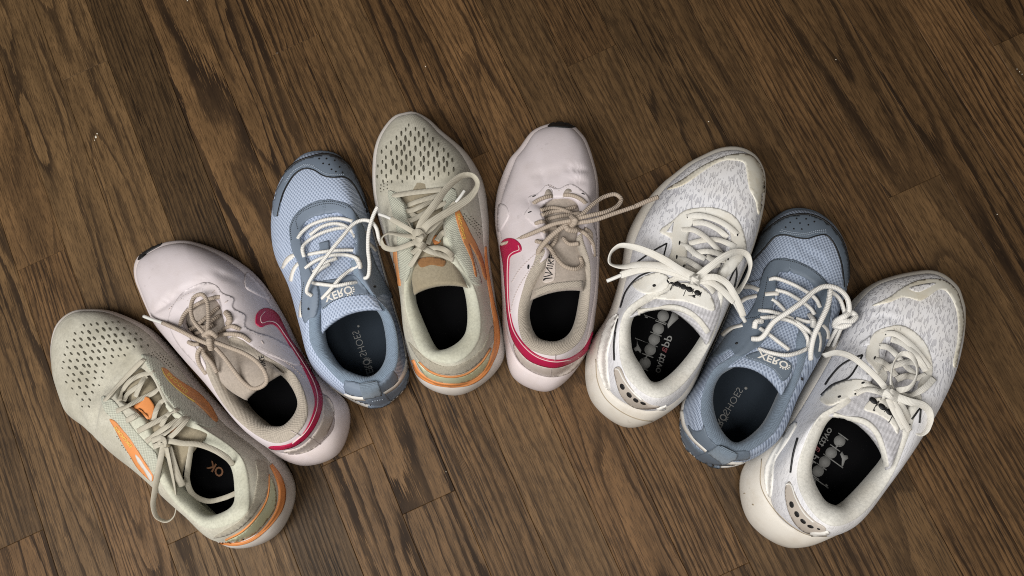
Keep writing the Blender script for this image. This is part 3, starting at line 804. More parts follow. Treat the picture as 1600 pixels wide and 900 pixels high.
SHOES[3] = s3 = Shoe('blue mesh sneaker between a lilac sneaker and a mint running shoe',
  S=[(588,638),(541,622),(499,588),(474,512),(456,455),(430,400),(424,345),(436,287),(503,236),(546,259),(566,295),(577,332),(598,410),(617,478),(634,540),(636,602)],
  B=[(587,633),(544,618),(502,586),(477,511),(459,454),(434,399),(428,345),(440,289),(503,240),(543,262),(563,297),(574,333),(595,410),(614,478),(631,540),(632,600)],
  P=[(582,605),(541,597),(497,547),(490,503),(495,452),(474,395),(469,364),(474,350),(502,334),(530,331),(546,342),(555,370),(556,412),(578,455),(613,497),(619,566)],
  O={0:(577,590),1:(536,577),2:(515,550),3:(503,511),4:(502,453),12:(550,414),13:(571,462),14:(599,500),15:(604,560)}, mats=m, toe=[(424,345),(428,310),(435,289),(446,269),(460,253),(470,244),(482,238),(504,235.5),(520,238),(529,242),(538,250),(546,259),(556,275),(566,295)], toe_mat=M['grey_blue'], **ZX, **kx)
M['slate_mesh'] = cell_mesh('slate_mesh', (0.36, 0.42, 0.53), (0.13, 0.165, 0.24))  # blue_mesh darkened, the shade between the white shoes painted in
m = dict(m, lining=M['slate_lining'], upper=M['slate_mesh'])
SHOES[7] = s7 = Shoe('blue mesh sneaker wedged between the two white running shoes',
  S=[(1113,729),(1071,700),(1065,632),(1092,580),(1125,510),(1148,455),(1172,405),(1190,362),(1250,325),(1305,353),(1325,395),(1325,432),(1313,478),(1285,545),(1247,615),(1207,697)],
  B=[(1114,725),(1075,697),(1069,632),(1096,580),(1129,510),(1152,455),(1176,405),(1194,364),(1250,329),(1302,356),(1321,396),(1321,432),(1309,478),(1281,545),(1243,615),(1203,694)],
  P=[(1132,704),(1108,672),(1099,625),(1115,581),(1172,542),(1212,470),(1213,440),(1220,424),(1244,424),(1264,434),(1278,448),(1276,483),(1254,520),(1246,573),(1232,618),(1201,678)],
  O={0:(1143,691),1:(1123,668),2:(1112,622),3:(1123,588),4:(1177,548),12:(1246,522),13:(1234,578),14:(1219,614),15:(1190,668)}, mats=m, toe=[(1172,405),(1180,385),(1190,363),(1200,348),(1212,338),(1226,329),(1242,325),(1260,326),(1276,331),(1290,340),(1301,349),(1311,362),(1320,378),(1325,395)], toe_mat=M['slate'], **ZX, **kx)
m = dict(upper=M['white_mesh'], sole=M['cream_foam'], lining=M['cream_lining'], insole=M['black_insole'])
SHOES[6] = s6 = Shoe('white running shoe left of the wedged blue sneaker, with long white lace loops',
  S=[(975,667),(925,628),(917,552),(952,487),(969,430),(981,365),(1006,318),(1052,272),(1147,230),(1192,264),(1195,305),(1187,350),(1172,400),(1145,462),(1108,545),(1068,625)],
  B=[(1000,640),(955,613),(943,555),(964,490),(980,430),(995,370),(1019,321),(1060,274),(1147,236),(1187,267),(1190,308),(1183,352),(1168,400),(1141,462),(1106,543),(1062,620)],
  P=[(1018,616),(986,588),(972,540),(982,484),(1045,446),(1068,405),(1072,370),(1083,347),(1108,341),(1130,350),(1139,366),(1138,392),(1128,425),(1125,467),(1110,531),(1068,595)],
  O={0:(1017,597),1:(1001,574),2:(985,540),3:(993,489),4:(1048,453),12:(1122,428),13:(1114,473),14:(1097,525),15:(1055,580)}, mats=m, toe=[(1006,318),(1027,293),(1054,271),(1075,255),(1096,244),(1115,235),(1132,230.5),(1148,230),(1162,233),(1172,238),(1181,245),(1189,257),(1194,270),(1196,285),(1195,305)], zin=.034, pad=.015, **ZD)
SHOES[8] = s8 = Shoe('scuffed white running shoe at far right, toe pointing to upper right',
  S=[(1232,856),(1172,817),(1158,745),(1190,690),(1240,620),(1283,552),(1316,490),(1364,443),(1460,424),(1503,470),(1505,515),(1493,570),(1465,632),(1426,695),(1376,765),(1306,832)],
  B=[(1260,834),(1214,803),(1202,745),(1222,690),(1262,622),(1302,552),(1330,490),(1371,446),(1460,430),(1497,473),(1500,515),(1488,570),(1461,630),(1424,692),(1376,762),(1316,826)],
  P=[(1296,815),(1265,782),(1251,732),(1272,664),(1318,628),(1374,577),(1384,548),(1396,530),(1424,539),(1438,556),(1444,576),(1438,600),(1420,640),(1408,688),(1389,744),(1338,804)],
  O={0:(1303,791),1:(1281,775),2:(1265,728),3:(1284,668),4:(1322,634),12:(1414,641),13:(1397,697),14:(1371,732),15:(1323,784)}, mats=m, toe=[(1316,490),(1336,464),(1364,443),(1383,435),(1403,429),(1428,424),(1450,422),(1464,425),(1476,431),(1487,440),(1496,450),(1502,466),(1506,482),(1506,500),(1505,515)], zin=.034, pad=.015, **ZD)

# ------------------------------------------------------------------ more colours
M['tongue_dust'] = cloth('tongue_dust', (0.36, 0.31, 0.22), (0.0009, 0.0009), 0.2, 0.4, dirt=(0.26, 0.21, 0.13))
M['mint_eyestay'] = cloth('mint_eyestay', (0.60, 0.61, 0.51), (0.0026, 0.0021), 0.75, 0.7, dirt=(0.36, 0.34, 0.25), dirt_amt=0.3)
M['orange'] = skin('orange', (0.66, 0.25, 0.08), 0.5, 700, 0.15, dirt=(0.45, 0.20, 0.08), dirt_amt=0.35)
M['orange_dull'] = skin('orange_dull', (0.58, 0.23, 0.07), 0.6, 700, 0.2, dirt=(0.30, 0.17, 0.09), dirt_amt=0.5)
M['badge'] = cloth('badge', (0.30, 0.15, 0.06), (0.0009, 0.0009), 0.3, 0.4)
M['gold'] = plain('gold', (0.62, 0.42, 0.10), 0.4)
M['suede'] = cloth('suede', (0.46, 0.42, 0.335), (0.0016, 0.0015), 0.3, 0.6, dirt=(0.30, 0.27, 0.20), mode='knit')
M['green_film'] = skin('green_film', (0.50, 0.52, 0.37), 0.3, 220, 0.12, dirt=(0.55, 0.50, 0.28), dirt_amt=0.6, spec=0.6)
M['hole'] = plain('hole', (0.095, 0.088, 0.066), 0.95, 0.1)
M['mint_lace'] = cord('mint_lace', (0.50, 0.465, 0.385), 0.0012, 0.3, 0.25, dirt=(0.30, 0.26, 0.19))
M['tip'] = plain('tip', (0.66, 0.65, 0.62), 0.3)
M['label_grey'] = plain('label_grey', (0.17, 0.17, 0.165), 0.7)
M['label_brown'] = plain('label_brown', (0.16, 0.07, 0.03), 0.7)
M['crimson'] = skin('crimson', (0.36, 0.010, 0.055), 0.38, 700, 0.06)
M['piping'] = plain('piping', (0.70, 0.50, 0.50), 0.5)
M['black'] = plain('black', (0.012, 0.012, 0.013), 0.55)
M['heel_film'] = skin('heel_film', (0.56, 0.49, 0.45), 0.35, 500, 0.12, dirt=(0.42, 0.36, 0.31), dirt_amt=0.5, spec=0.5)
M['thread'] = plain('thread', (0.52, 0.45, 0.43), 0.8)
M['lilac_panel'] = skin('lilac_panel', (0.615, 0.56, 0.58), 0.45, 900, 0.06, dirt=(0.52, 0.45, 0.42), dirt_amt=0.3)
M['beige_tongue'] = cloth('beige_tongue', (0.42, 0.36, 0.31), (0.0007, 0.0007), 0.1, 0.2, dirt=(0.34, 0.29, 0.23))
M['beige_lace'] = cord('beige_lace', (0.46, 0.38, 0.31), 0.0020, 0.55, 0.42, dirt=(0.33, 0.27, 0.21), skew=0.0)

# ------------------------------------------------------------------ shoe 1: mint, open laces
A, Bc = cr(60, 460, 3.0), cr(200, 590, 3.2143)
s = s1
s.dent(A([(255, 650), (265, 560), (290, 450), (350, 350), (450, 230)]), .0045, 5)
s.dent(A([(285, 640), (300, 560), (325, 480)]), -.0025, 4)
s.dent(A([(170, 490), (190, 560), (230, 620)]), .003, 5)
s.finish()
s.tongue([(187, 612, 224, 578, .060), (203, 640, 247, 612, .066), (221, 664, 264, 640, .072), (240, 692, 286, 656, .077), (262, 718, 306, 668, .080), (277, 739, 320, 677, .080, 3)], M['tongue_dust'])
s.bits('toe_perforation', lattice(A([(105, 260), (150, 180), (220, 120), (300, 105), (400, 135), (500, 195), (545, 245), (470, 250), (385, 300), (320, 370), (285, 430), (250, 560), (205, 530), (140, 440), (108, 340)]), A([(235, 208)])[0][:2], (8.6, 9.6), (6.4, -6.0), 3.8, 1.5), M['hole'])
s.bits('side_perforation', lattice(A([(500, 270), (580, 270), (640, 330), (620, 350), (560, 320)]), (245, 565), (3, 3), (3, -3), 1.0, .6, small_edge=False) + lattice(A([(370, 640), (440, 760), (490, 840), (440, 780), (360, 660)]), (190, 700), (3, 3.4), (2.4, -2.2), .9, .6, small_edge=False), M['hole'], off=.0003)
s.patch('eyestay', A([(300, 478), (352, 498), (390, 545), (440, 620), (500, 690), (548, 740), (572, 800), (572, 862), (545, 850), (500, 775), (440, 690), (370, 600), (312, 545)]), M['mint_eyestay'], .0007)
s.patch('eyestay', A([(482, 285), (560, 305), (640, 415), (730, 525), (835, 610), (800, 625), (700, 585), (650, 545), (600, 485), (555, 405), (515, 345)]), M['mint_eyestay'], .0007)
w = s.patch('side_stripe', cr(240, 565, 9.47)([(110, 95), (180, 115), (300, 225), (460, 335), (630, 440), (760, 560), (870, 700), (945, 880), (905, 895), (760, 740), (600, 600), (420, 480), (250, 330), (150, 200)]), M['orange_dull'], .0009, 2.0)
s.text('lettering', 'BROOKS', (262.5, 583), (30.5, 29.5), (-3.3, 3.4), M['gold'], .015, .0013, w)
s.band('edging', cr(240, 565, 9.47)([(110, 100), (150, 195), (250, 325), (420, 475), (600, 598)]), 1.0, M['gold'], .0012, parent=w)
w = s.patch('side_stripe', cr(165, 645, 7.5)([(55, 75), (110, 95), (200, 190), (300, 310), (380, 440), (460, 570), (560, 730), (550, 800), (470, 740), (370, 630), (280, 480), (190, 330), (110, 180)]), M['orange'], .0009, 2.0)
s.text('lettering', 'BROOKS', (205, 699), (-25.5, -31), (3.4, -2.6), M['gold'], .02, .0013, w)
s.patch('flash', cr(165, 645, 7.5)([(360, 485), (400, 520), (480, 640), (552, 745), (545, 800), (460, 670), (385, 565)]), M['white_foam'], .0013, 2.0, parent=w)
s.patch('heel_panel', Bc([(640, 415), (690, 430), (705, 490), (700, 570), (650, 660), (580, 740), (500, 790), (430, 803), (480, 770), (560, 720), (618, 640), (640, 560), (648, 480)]), M['suede'], .0008)
s.patch('heel_film', Bc([(712, 495), (738, 560), (738, 650), (692, 722), (622, 792), (540, 827), (490, 822), (570, 780), (650, 690), (702, 590)]), M['green_film'], .0008)
s.band('heel_edging', Bc([(706, 490), (704, 560), (690, 620), (640, 700), (570, 770), (490, 812)]), 1.5, M['orange_dull'], .0016)
s.band('heel_band', Bc([(716, 440), (752, 500), (771, 570), (764, 640), (735, 700), (680, 767), (610, 817), (540, 834), (460, 824), (400, 800)]), [4, 8, 10, 10, 7.5, 5, 4, 3.6, 3, 2.2], M['orange'], .0013)
lp = s.patch('lace_loop', A([(462, 528), (485, 508), (515, 486), (535, 505), (550, 535), (540, 575), (512, 592), (488, 570)]), M['orange'], .004, 2.4)
s.patch('lace_loop', A([(610, 640), (645, 622), (660, 640), (640, 655)]), M['orange_dull'], .0015, 2.4)
s.on_insole(True); s.text('lettering', 'OK', (345, 747), (-22, -16.5), (6.5, -12), M['label_brown'], .02, .0005, s.insole); s.on_insole(False)
lc = s.lace([
    A([(306, 500, .0005), (330, 478, .003), (372, 428, .0035), (430, 368, .0035), (480, 318, .003), (497, 303, .0005)]),
    A([(378, 498, .0005), (395, 450, .004), (430, 405, .004), (480, 378, .0035), (535, 366, .0008)]),
    A([(398, 500, .0005), (425, 460, .003), (470, 430, .003)]),
    A([(365, 548, .0005), (420, 522, .004), (480, 490, .005), (540, 462, .004), (572, 434, .0005)]),
    A([(412, 592, .0005), (440, 578, .003), (470, 560, .002)]),
    A([(455, 480, .003), (480, 420, .006), (510, 380, .0045), (538, 368, .0005)]),
    A([(540, 590, .002), (552, 545, .005), (575, 505, .004), (612, 488, .0005)]),
    A([(465, 642, .0005), (510, 618, .004), (560, 592, .006), (600, 570, .006), (640, 545, .004), (650, 537, .0005)]),
    A([(575, 620, .004), (592, 585, .007), (615, 555, .005), (648, 540, .0005)]),
    A([(505, 690, .0005), (545, 660, .005), (600, 622, .008), (650, 590, .006), (695, 572, .0008)]),
    A([(540, 715, .0005), (590, 690, .006), (640, 650, .009), (685, 600, .006), (700, 575, .001)]),
    dict(p=Bc([(150, 330, None, .088), (200, 318, None, .092), (275, 330, None, .093), (350, 335, None, .092), (430, 362, None, .089), (490, 398, None, .083), (528, 440, None, .068)]), free=1, roll=(10, 30, 20)),
    dict(p=Bc([(320, 340, None, .088), (305, 430, None, .080), (298, 520, None, .066), (330, 590, None, .053), (400, 620, None, .047), (480, 605, None, .046), (560, 572, None, .046)]), free=1, roll=(60, 40, 10)),
    dict(p=Bc([(180, 330, None, .094), (158, 440, None, .090), (136, 560, None, .076), (128, 650, None, .060), (150, 705, None, .050), (190, 722, None, .047), (228, 700, None, .052), (243, 630, None, .064), (232, 540, None, .080), (212, 440, None, .090), (192, 350, None, .094)]), free=1, roll=(20, 55, 80, 60, 40, 20)),
    dict(p=Bc([(205, 350, None, .091), (225, 420, None, .089), (252, 500, None, .083), (275, 545, None, .074)]), free=1, r=.0032, roll=(0, 30)),
    dict(p=Bc([(120, 318, .003), (160, 300, .008), (215, 262, .010), (265, 215, .006), (295, 200, .001)]), roll=(0, 40, 0)),
    dict(p=Bc([(150, 300, .004), (180, 320, .012), (175, 355, .010)]), r=.0034),
], M['mint_lace'], .0026, .22)

# ------------------------------------------------------------------ shoe 4: mint, laces in a bow
G, Hh = cr(560, 165, 3.6), cr(560, 380, 3.6)
s = s4
s.dent(G([(110, 440), (200, 415), (300, 425), (430, 425), (520, 400)]), .002, 4)
s.dent(G([(600, 470), (660, 520), (690, 590)]), .0025, 5)
s.finish()
s.tongue([(627, 300, 690, 300, .060), (632, 330, 693, 332, .066), (645, 365, 695, 366, .072), (647, 400, 705, 402, .078), (645, 430, 716, 428, .081), (648, 453, 723, 443, .082, 5)], M['tongue_dust'])
s.bits('toe_perforation', lattice(G([(105, 420), (112, 330), (135, 230), (190, 150), (250, 115), (310, 105), (385, 125), (470, 195), (545, 290), (575, 375), (520, 405), (420, 425), (300, 425), (180, 445)]), G([(315, 190)])[0][:2], (.4, 15.0), (7.3, .3), 5.2, 1.7), M['hole'])
s.bits('side_perforation', lattice(G([(575, 600), (640, 620), (690, 680), (695, 770), (650, 700), (610, 660)]), (730, 345), (3, 3), (3, -3), 1.1, .6, small_edge=False) + lattice(G([(130, 420), (170, 430), (160, 480), (120, 500)]), (600, 292), (0, 5), (5, 0), 1.2, .8, small_edge=False), M['hole'], off=.0003)
s.patch('eyestay', G([(170, 480), (225, 500), (270, 560), (300, 640), (315, 720), (312, 800), (300, 900), (265, 990), (240, 980), (225, 880), (220, 780), (215, 680), (190, 590)]), M['mint_eyestay'], .0007)
s.patch('eyestay', G([(478, 470), (540, 470), (560, 560), (590, 690), (640, 820), (680, 950), (690, 1010), (640, 1000), (580, 900), (520, 800), (490, 700), (485, 580)]), M['mint_eyestay'], .0007)
w = s.patch('side_stripe', cr(700, 310, 6.92)([(75, 108), (110, 115), (150, 190), (190, 270), (240, 380), (290, 470), (330, 560), (370, 660), (400, 780), (412, 885), (385, 850), (345, 720), (295, 600), (225, 488), (255, 590), (280, 700), (305, 850), (290, 845), (250, 680), (200, 560), (150, 450), (110, 320), (80, 200)]), M['orange_dull'], .0009, 2.0, per=4)
s.text('lettering', 'BROOKS', (717.5, 334.5), (9, 39), (-3.6, .8), M['gold'], .01, .0013, w)
s.band('side_stripe', Hh([(205, 20), (212, 100), (222, 170), (234, 240)]), [5, 6, 6, 3], M['orange_dull'], .0009)
s.patch('heel_panel', Hh([(285, 555), (320, 590), (400, 658), (500, 694), (610, 662), (700, 580), (752, 465), (758, 540), (735, 585), (685, 660), (600, 722), (500, 738), (400, 708), (330, 640)]), M['suede'], .0008, per=4)
s.patch('heel_film', Hh([(325, 655), (385, 712), (480, 745), (590, 740), (680, 685), (742, 598), (735, 645), (692, 732), (590, 783), (480, 788), (390, 755)]), M['green_film'], .0008)
s.band('heel_edging', Hh([(345, 665), (400, 715), (485, 745), (595, 736), (685, 672), (740, 590)]), 1.5, M['orange_dull'], .0016)
s.band('heel_band', Hh([(308, 655), (340, 728), (420, 780), (520, 797), (620, 785), (700, 735), (750, 650), (776, 560), (772, 450), (752, 340), (728, 200), (716, 100), (712, 20)]), [3, 6, 6, 6, 6, 6, 7, 8, 7, 5, 4, 3, 2], M['orange'], .0013)
s.patch('tongue_badge', Hh([(335, 95), (400, 78), (490, 100), (480, 130), (410, 122), (350, 135)]), M['badge'], .0007)
s.patch('lace_loop', G([(368, 690), (400, 660), (440, 655), (435, 700), (400, 725)]), M['orange'], .003, 2.4)
s.patch('lace_loop', G([(415, 745), (445, 735), (460, 770), (430, 785)]), M['orange'], .002, 2.4)
lc = s.lace([
    G([(190, 508, .0003), (225, 503, .003), (300, 491, .004), (400, 480, .004), (470, 472, .003)]),
    G([(275, 562, .001), (330, 540, .003), (400, 520, .004), (470, 500, .002)]),
    G([(230, 592, .0003), (290, 592, .004), (350, 568, .004), (420, 530, .003)]),
    G([(262, 650, .0003), (310, 640, .004), (370, 605, .005), (440, 570, .005), (495, 545, .0005)]),
    G([(290, 600, .002), (330, 625, .003), (390, 590, .003)]),
    G([(265, 650, .0005), (300, 700, .005), (330, 730, .007)]),
    dict(p=G([(335, 720, None, .094), (360, 650, None, .097), (430, 555, None, .096), (510, 450, None, .088), (590, 393, None, .080), (645, 395, None, .076), (670, 435, None, .075), (645, 495, None, .077), (570, 560, None, .084), (480, 612, None, .091), (390, 670, None, .096), (355, 715, None, .094)]), free=1, r=.0036, roll=(-30, -35, -50, -70, -40, 20, 10, 0)),
    dict(p=G([(345, 730, None, .092), (400, 700, None, .091), (460, 640, None, .088), (510, 580, None, .084), (548, 545, None, .082)]), free=1),
    dict(p=G([(330, 740, None, .094), (240, 728, None, .093), (165, 718, None, .087), (132, 750, None, .081), (140, 790, None, .079), (190, 808, None, .083), (250, 795, None, .090), (320, 768, None, .094)]), free=1, roll=(-20, -40, -60, -20, 10, 0)),
    dict(p=G([(325, 720, None, .094), (275, 690, None, .094), (215, 655, None, .091), (180, 635, None, .088)]), free=1, roll=(20, 0)),
    G([(375, 805, .006), (450, 800, .009), (500, 820, .006), (530, 848, .0005)]),
    G([(350, 790, .008), (400, 820, .008), (470, 840, .005), (535, 868, .0005)]),
    G([(370, 770, .006), (330, 840, .007), (290, 905, .0005)]),
    G([(300, 830, .003), (330, 810, .007), (370, 790, .008)]),
    G([(440, 760, .004), (470, 720, .004), (498, 700, .0005)]),
    G([(390, 780, .006), (410, 730, .008), (470, 650, .006), (495, 640, .0005)]),
    dict(p=G([(300, 735, None, .091), (335, 715, None, .099), (370, 745, None, .094)]), r=.0040, free=1),
    dict(p=G([(320, 775, None, .092), (345, 745, None, .101), (340, 720, None, .093)]), r=.0038, free=1),
    dict(p=G([(310, 755, None, .093), (350, 780, None, .099), (372, 800, None, .092)]), r=.0036, free=1),
], M['mint_lace'], .0026, .22)
for q in (dict(p=G([(182, 636, None, .0885), (150, 622, None, .087), (115, 610, None, .085)]), free=1), dict(p=G([(548, 545, None, .083), (575, 510, None, .083), (597, 478, None, .082)]), free=1)): s.lace([q], M['tip'], .0015, .8, tip=lc, name='aglet')

# ------------------------------------------------------------------ shoe 2: lilac, second from left
C, D = cr(200, 360, 3.6), cr(320, 460, 3.216)
s = s2
s.dent(C([(180, 440), (230, 395), (300, 350), (380, 310), (450, 280)]), 0.0032, 4)
s.dent(C([(130, 470), (200, 420), (260, 370)]), 0.00192, 3)
s.dent(C([(480, 230), (560, 260), (640, 290)]), 0.0024, 5)
s.finish()
s.tongue([(289, 494, 344, 478, .058), (296, 522, 352, 504, .063), (309, 550, 372, 534, .068), (322, 575, 396, 556, .074), (342, 594, 412, 564, .078), (364, 612, 425, 576, .081), (379, 621, 432, 582, .082)], M['beige_tongue'])
s.patch('toe_bumper', C([(58, 168), (75, 130), (110, 98), (150, 78), (192, 70), (185, 84), (150, 104), (110, 128), (78, 158)]), M['black'], .0009, 2.0)
s.patch('eyestay', C([(440, 296), (500, 313), (530, 352), (595, 385), (590, 435), (660, 480), (658, 540), (720, 575), (800, 600), (960, 700), (960, 760), (840, 720), (720, 668), (660, 625), (600, 590), (545, 500), (522, 430), (480, 378), (420, 352)]), M['lilac_panel'], .0008, per=4)
s.patch('eyestay', C([(440, 296), (340, 325), (275, 390), (230, 490), (250, 580), (300, 660), (365, 730), (430, 800), (440, 760), (390, 670), (340, 590), (308, 520), (330, 440), (370, 400), (420, 352)]), M['lilac_panel'], .0008, per=4)
s.patch('side_panel', C([(665, 240), (740, 300), (800, 390), (700, 350), (660, 320)]), M['lilac_panel'], .0008)
w = s.patch('side_stripe', D([(254, 135), (260, 98), (290, 73), (330, 76), (365, 103), (395, 160), (430, 230), (490, 310), (540, 395), (577, 470), (590, 540), (572, 620), (532, 692), (482, 742), (420, 772), (340, 777), (322, 765), (400, 757), (458, 733), (500, 688), (538, 610), (553, 540), (538, 470), (498, 380), (440, 283), (380, 187), (345, 152), (310, 154), (285, 165), (258, 152)]), M['crimson'], .0010, 2.2, per=4)
s.band('piping', D([(300, 88), (278, 118), (284, 146), (320, 138), (355, 148), (400, 208), (460, 298), (520, 396), (552, 468), (563, 540), (547, 612), (503, 690), (440, 745)]), 0.9, M['piping'], .0014, parent=w)
s.patch('heel_film', D([(590, 505), (622, 520), (650, 580), (627, 670), (577, 750), (500, 796), (420, 802), (380, 792), (470, 770), (540, 712), (590, 620)]), M['heel_film'], .0007)
s.band('heel_seam', D([(435, 685), (490, 712), (530, 720), (580, 752)]), 1.0, M['thread'], .0009)
s.stitch([D([(222, 193), (280, 215), (340, 250), (420, 305), (500, 375)]), D([(270, 262), (350, 305), (440, 365), (500, 420)]), C([(285, 400), (310, 385), (330, 400), (360, 370), (395, 335), (410, 345)]), C([(230, 445), (300, 380), (380, 345)])], M['thread'], 2.4, 1.8, .9)
s.bits('slot', [dot(*C([(755, 632)])[0], 1.2, 3.4, -.6), dot(*C([(485, 345)])[0], .9, 4.0, .8), dot(*C([(555, 405)])[0], .9, 3.5, .9)], M['thread'], .0012)
s.text('tongue_lettering', 'NIKE', (408, 580), (-4, -24), (8, -2), M['black'], -.004, .0006)
lc = s.lace([
    dict(p=C([(195, 520, None, .070), (290, 562, None, .082), (380, 608, None, .089), (452, 640, None, .092)]), free=1),
    dict(p=C([(462, 610, None, .090), (410, 560, None, .088), (365, 500, None, .084), (354, 430, None, .080), (375, 373, None, .077), (415, 360, None, .077), (443, 395, None, .079), (453, 480, None, .084), (448, 575, None, .090)]), free=1),
    C([(292, 540, .0003), (305, 495, .003), (350, 440, .004), (420, 400, .004), (470, 382, .003), (518, 374, .0005)]),
    C([(345, 560, .001), (380, 540, .004), (440, 490, .004), (508, 433, .0005)]),
    C([(370, 520, .002), (430, 545, .004), (480, 500, .004), (515, 480, .0005)]),
    C([(380, 580, .002), (430, 560, .004), (480, 530, .002)]),
    dict(p=C([(552, 462, .0003), (565, 480, .003), (572, 505, .003), (562, 528, .0003)]), r=.0030),
    C([(505, 585, .003), (545, 552, .005), (590, 540, .003), (632, 556, .0003)]),
    C([(500, 592, .005), (570, 582, .006), (640, 592, .004), (688, 625, .0003)]),
    dict(p=C([(480, 625, None, .092), (560, 655, None, .094), (650, 690, None, .094), (720, 735, None, .093), (768, 795, None, .091), (780, 848, None, .089), (750, 880, None, .087), (700, 888, None, .086), (650, 855, None, .087), (600, 795, None, .089), (545, 720, None, .091), (492, 660, None, .092)]), free=1),
    C([(415, 655, .006), (390, 700, .004), (400, 750, .003), (440, 808, .0005)]),
    C([(440, 655, .006), (425, 690, .004), (470, 745, .005), (500, 800, .003)]),
    C([(340, 628, .0003), (365, 640, .003), (400, 640, .005)]),
    dict(p=C([(465, 590, None, .090), (458, 625, None, .0965), (468, 668, None, .090)]), r=.0030, free=1),
    dict(p=C([(425, 590, None, .088), (465, 572, None, .094), (500, 605, None, .091)]), r=.0026, free=1),
], M['beige_lace'], .0020, .9)
s.lace([dict(p=C([(198, 522, None, .070), (140, 503, None, .062), (88, 483, None, .055)]), free=1)], M['tip'], .0016, .9, tip=lc, name='aglet')

# ------------------------------------------------------------------ shoe 5: lilac, middle
I, J = cr(760, 180, 3.6), cr(760, 360, 3.46)
s = s5
s.dent(I([(260, 340), (330, 325), (420, 303), (500, 298), (580, 312)]), 0.00288, 3.2)
s.dent(I([(280, 385), (380, 358), (470, 360), (560, 375)]), 0.0024, 3)
s.dent(I([(330, 330), (450, 330), (560, 335)]), -0.0016, 2.5)
s.finish()
s.tongue([(850, 316, 906, 319, .058), (848, 345, 909, 345, .064), (852, 372, 906, 372, .070), (853, 400, 911, 400, .075), (846, 425, 913, 425, .079), (836, 452, 909, 442, .081), (833, 462, 907, 448, .081, 3)], M['beige_tongue'])
s.band('tongue_edge', J([(268, 338), (340, 310), (430, 295), (522, 288)]), 10, M['beige_lining'], .0007)
s.patch('toe_bumper', I([(345, 66), (358, 52), (385, 40), (430, 36), (478, 44), (502, 66), (470, 72), (430, 72), (385, 68)]), M['black'], .0009, 2.0)
s.patch('eyestay', I([(340, 395), (290, 440), (235, 465), (242, 515), (215, 560), (245, 600), (290, 640), (320, 700), (330, 770), (300, 830), (350, 790), (362, 730), (330, 610), (302, 545), (335, 490), (372, 468), (372, 425)]), M['lilac_panel'], .0008, per=4)
s.patch('eyestay', I([(340, 395), (400, 415), (470, 388), (530, 418), (580, 470), (592, 560), (612, 650), (632, 790), (605, 790), (580, 690), (545, 600), (528, 510), (500, 468), (440, 468), (372, 468), (372, 425)]), M['lilac_panel'], .0008, per=4)
s.patch('side_panel', I([(75, 500), (110, 510), (128, 560), (100, 620), (70, 660), (62, 580)]), M['lilac_panel'], .0007)
w = s.patch('side_stripe', J([(78, 78), (105, 46), (150, 46), (186, 78), (190, 110), (160, 125), (132, 142), (124, 200), (122, 330), (132, 450), (157, 540), (222, 630), (290, 678), (370, 698), (450, 688), (520, 640), (560, 575), (578, 530), (574, 590), (532, 662), (450, 717), (370, 740), (290, 727), (220, 692), (150, 602), (120, 500), (106, 350), (94, 200), (84, 130)]), M['crimson'], .0010, 2.2, per=4)
s.band('piping', J([(176, 82), (180, 105), (150, 118), (126, 140), (119, 200), (120, 330), (129, 450), (153, 545), (217, 637), (288, 687), (370, 706), (452, 696)]), 0.9, M['piping'], .0014, parent=w)
s.patch('heel_film', J([(150, 612), (220, 690), (290, 727), (370, 738), (450, 717), (535, 650), (520, 695), (442, 772), (340, 792), (230, 752), (165, 682)]), M['heel_film'], .0007, per=4)
s.band('heel_seam', J([(352, 738), (346, 790)]), 1.0, M['thread'], .0009)
s.band('heel_seam', J([(372, 668), (370, 700)]), 0.8, M['thread'], .0012)
s.stitch([J([(140, 280), (180, 212), (240, 150), (292, 108)]), J([(130, 450), (160, 340), (230, 220), (300, 140)]), I([(328, 400), (350, 393), (372, 402), (405, 417), (440, 402), (475, 393)]), I([(330, 410), (372, 412), (405, 425), (440, 412), (478, 402)])], M['thread'], 2.4, 1.8, .9)
s.bits('slot', [dot(*J([(228, 198)])[0], 1.2, 3.6, .1), dot(*I([(268, 458)])[0], .8, 3.2, 1.2), dot(*I([(245, 548)])[0], .8, 3.2, 1.2), dot(*I([(545, 445)])[0], .8, 3.2, 1.9)], M['black'], .0012)
s.bits('lace_slot', [catmull(I([(325, 470), (335, 425), (352, 418), (372, 445), (372, 468), (350, 450)]), 4, True), catmull(I([(430, 465), (436, 435), (455, 415), (475, 420), (480, 432), (455, 440)]), 4, True)], M['beige_tongue'], .0011)
tl = s.patch('tongue_label', cr(825, 390, 15)([(480, 180), (640, 150), (650, 330), (600, 720), (350, 760), (400, 520)]), M['heel_film'], .0006, 2.4)
s.text('lettering', 'NIKE', (852, 427), (5.5, -29), (10.5, 1.4), M['black'], -.004, .0010, tl)
s.bits('emblem', [cr(825, 390, 15)(q) for q in ([(370, 640), (480, 612), (585, 575), (590, 590), (480, 635), (375, 655)], [(360, 720), (372, 690), (420, 672), (575, 665), (578, 680), (430, 690), (385, 705), (378, 735), (360, 738)])], M['black'], .0010, tl)
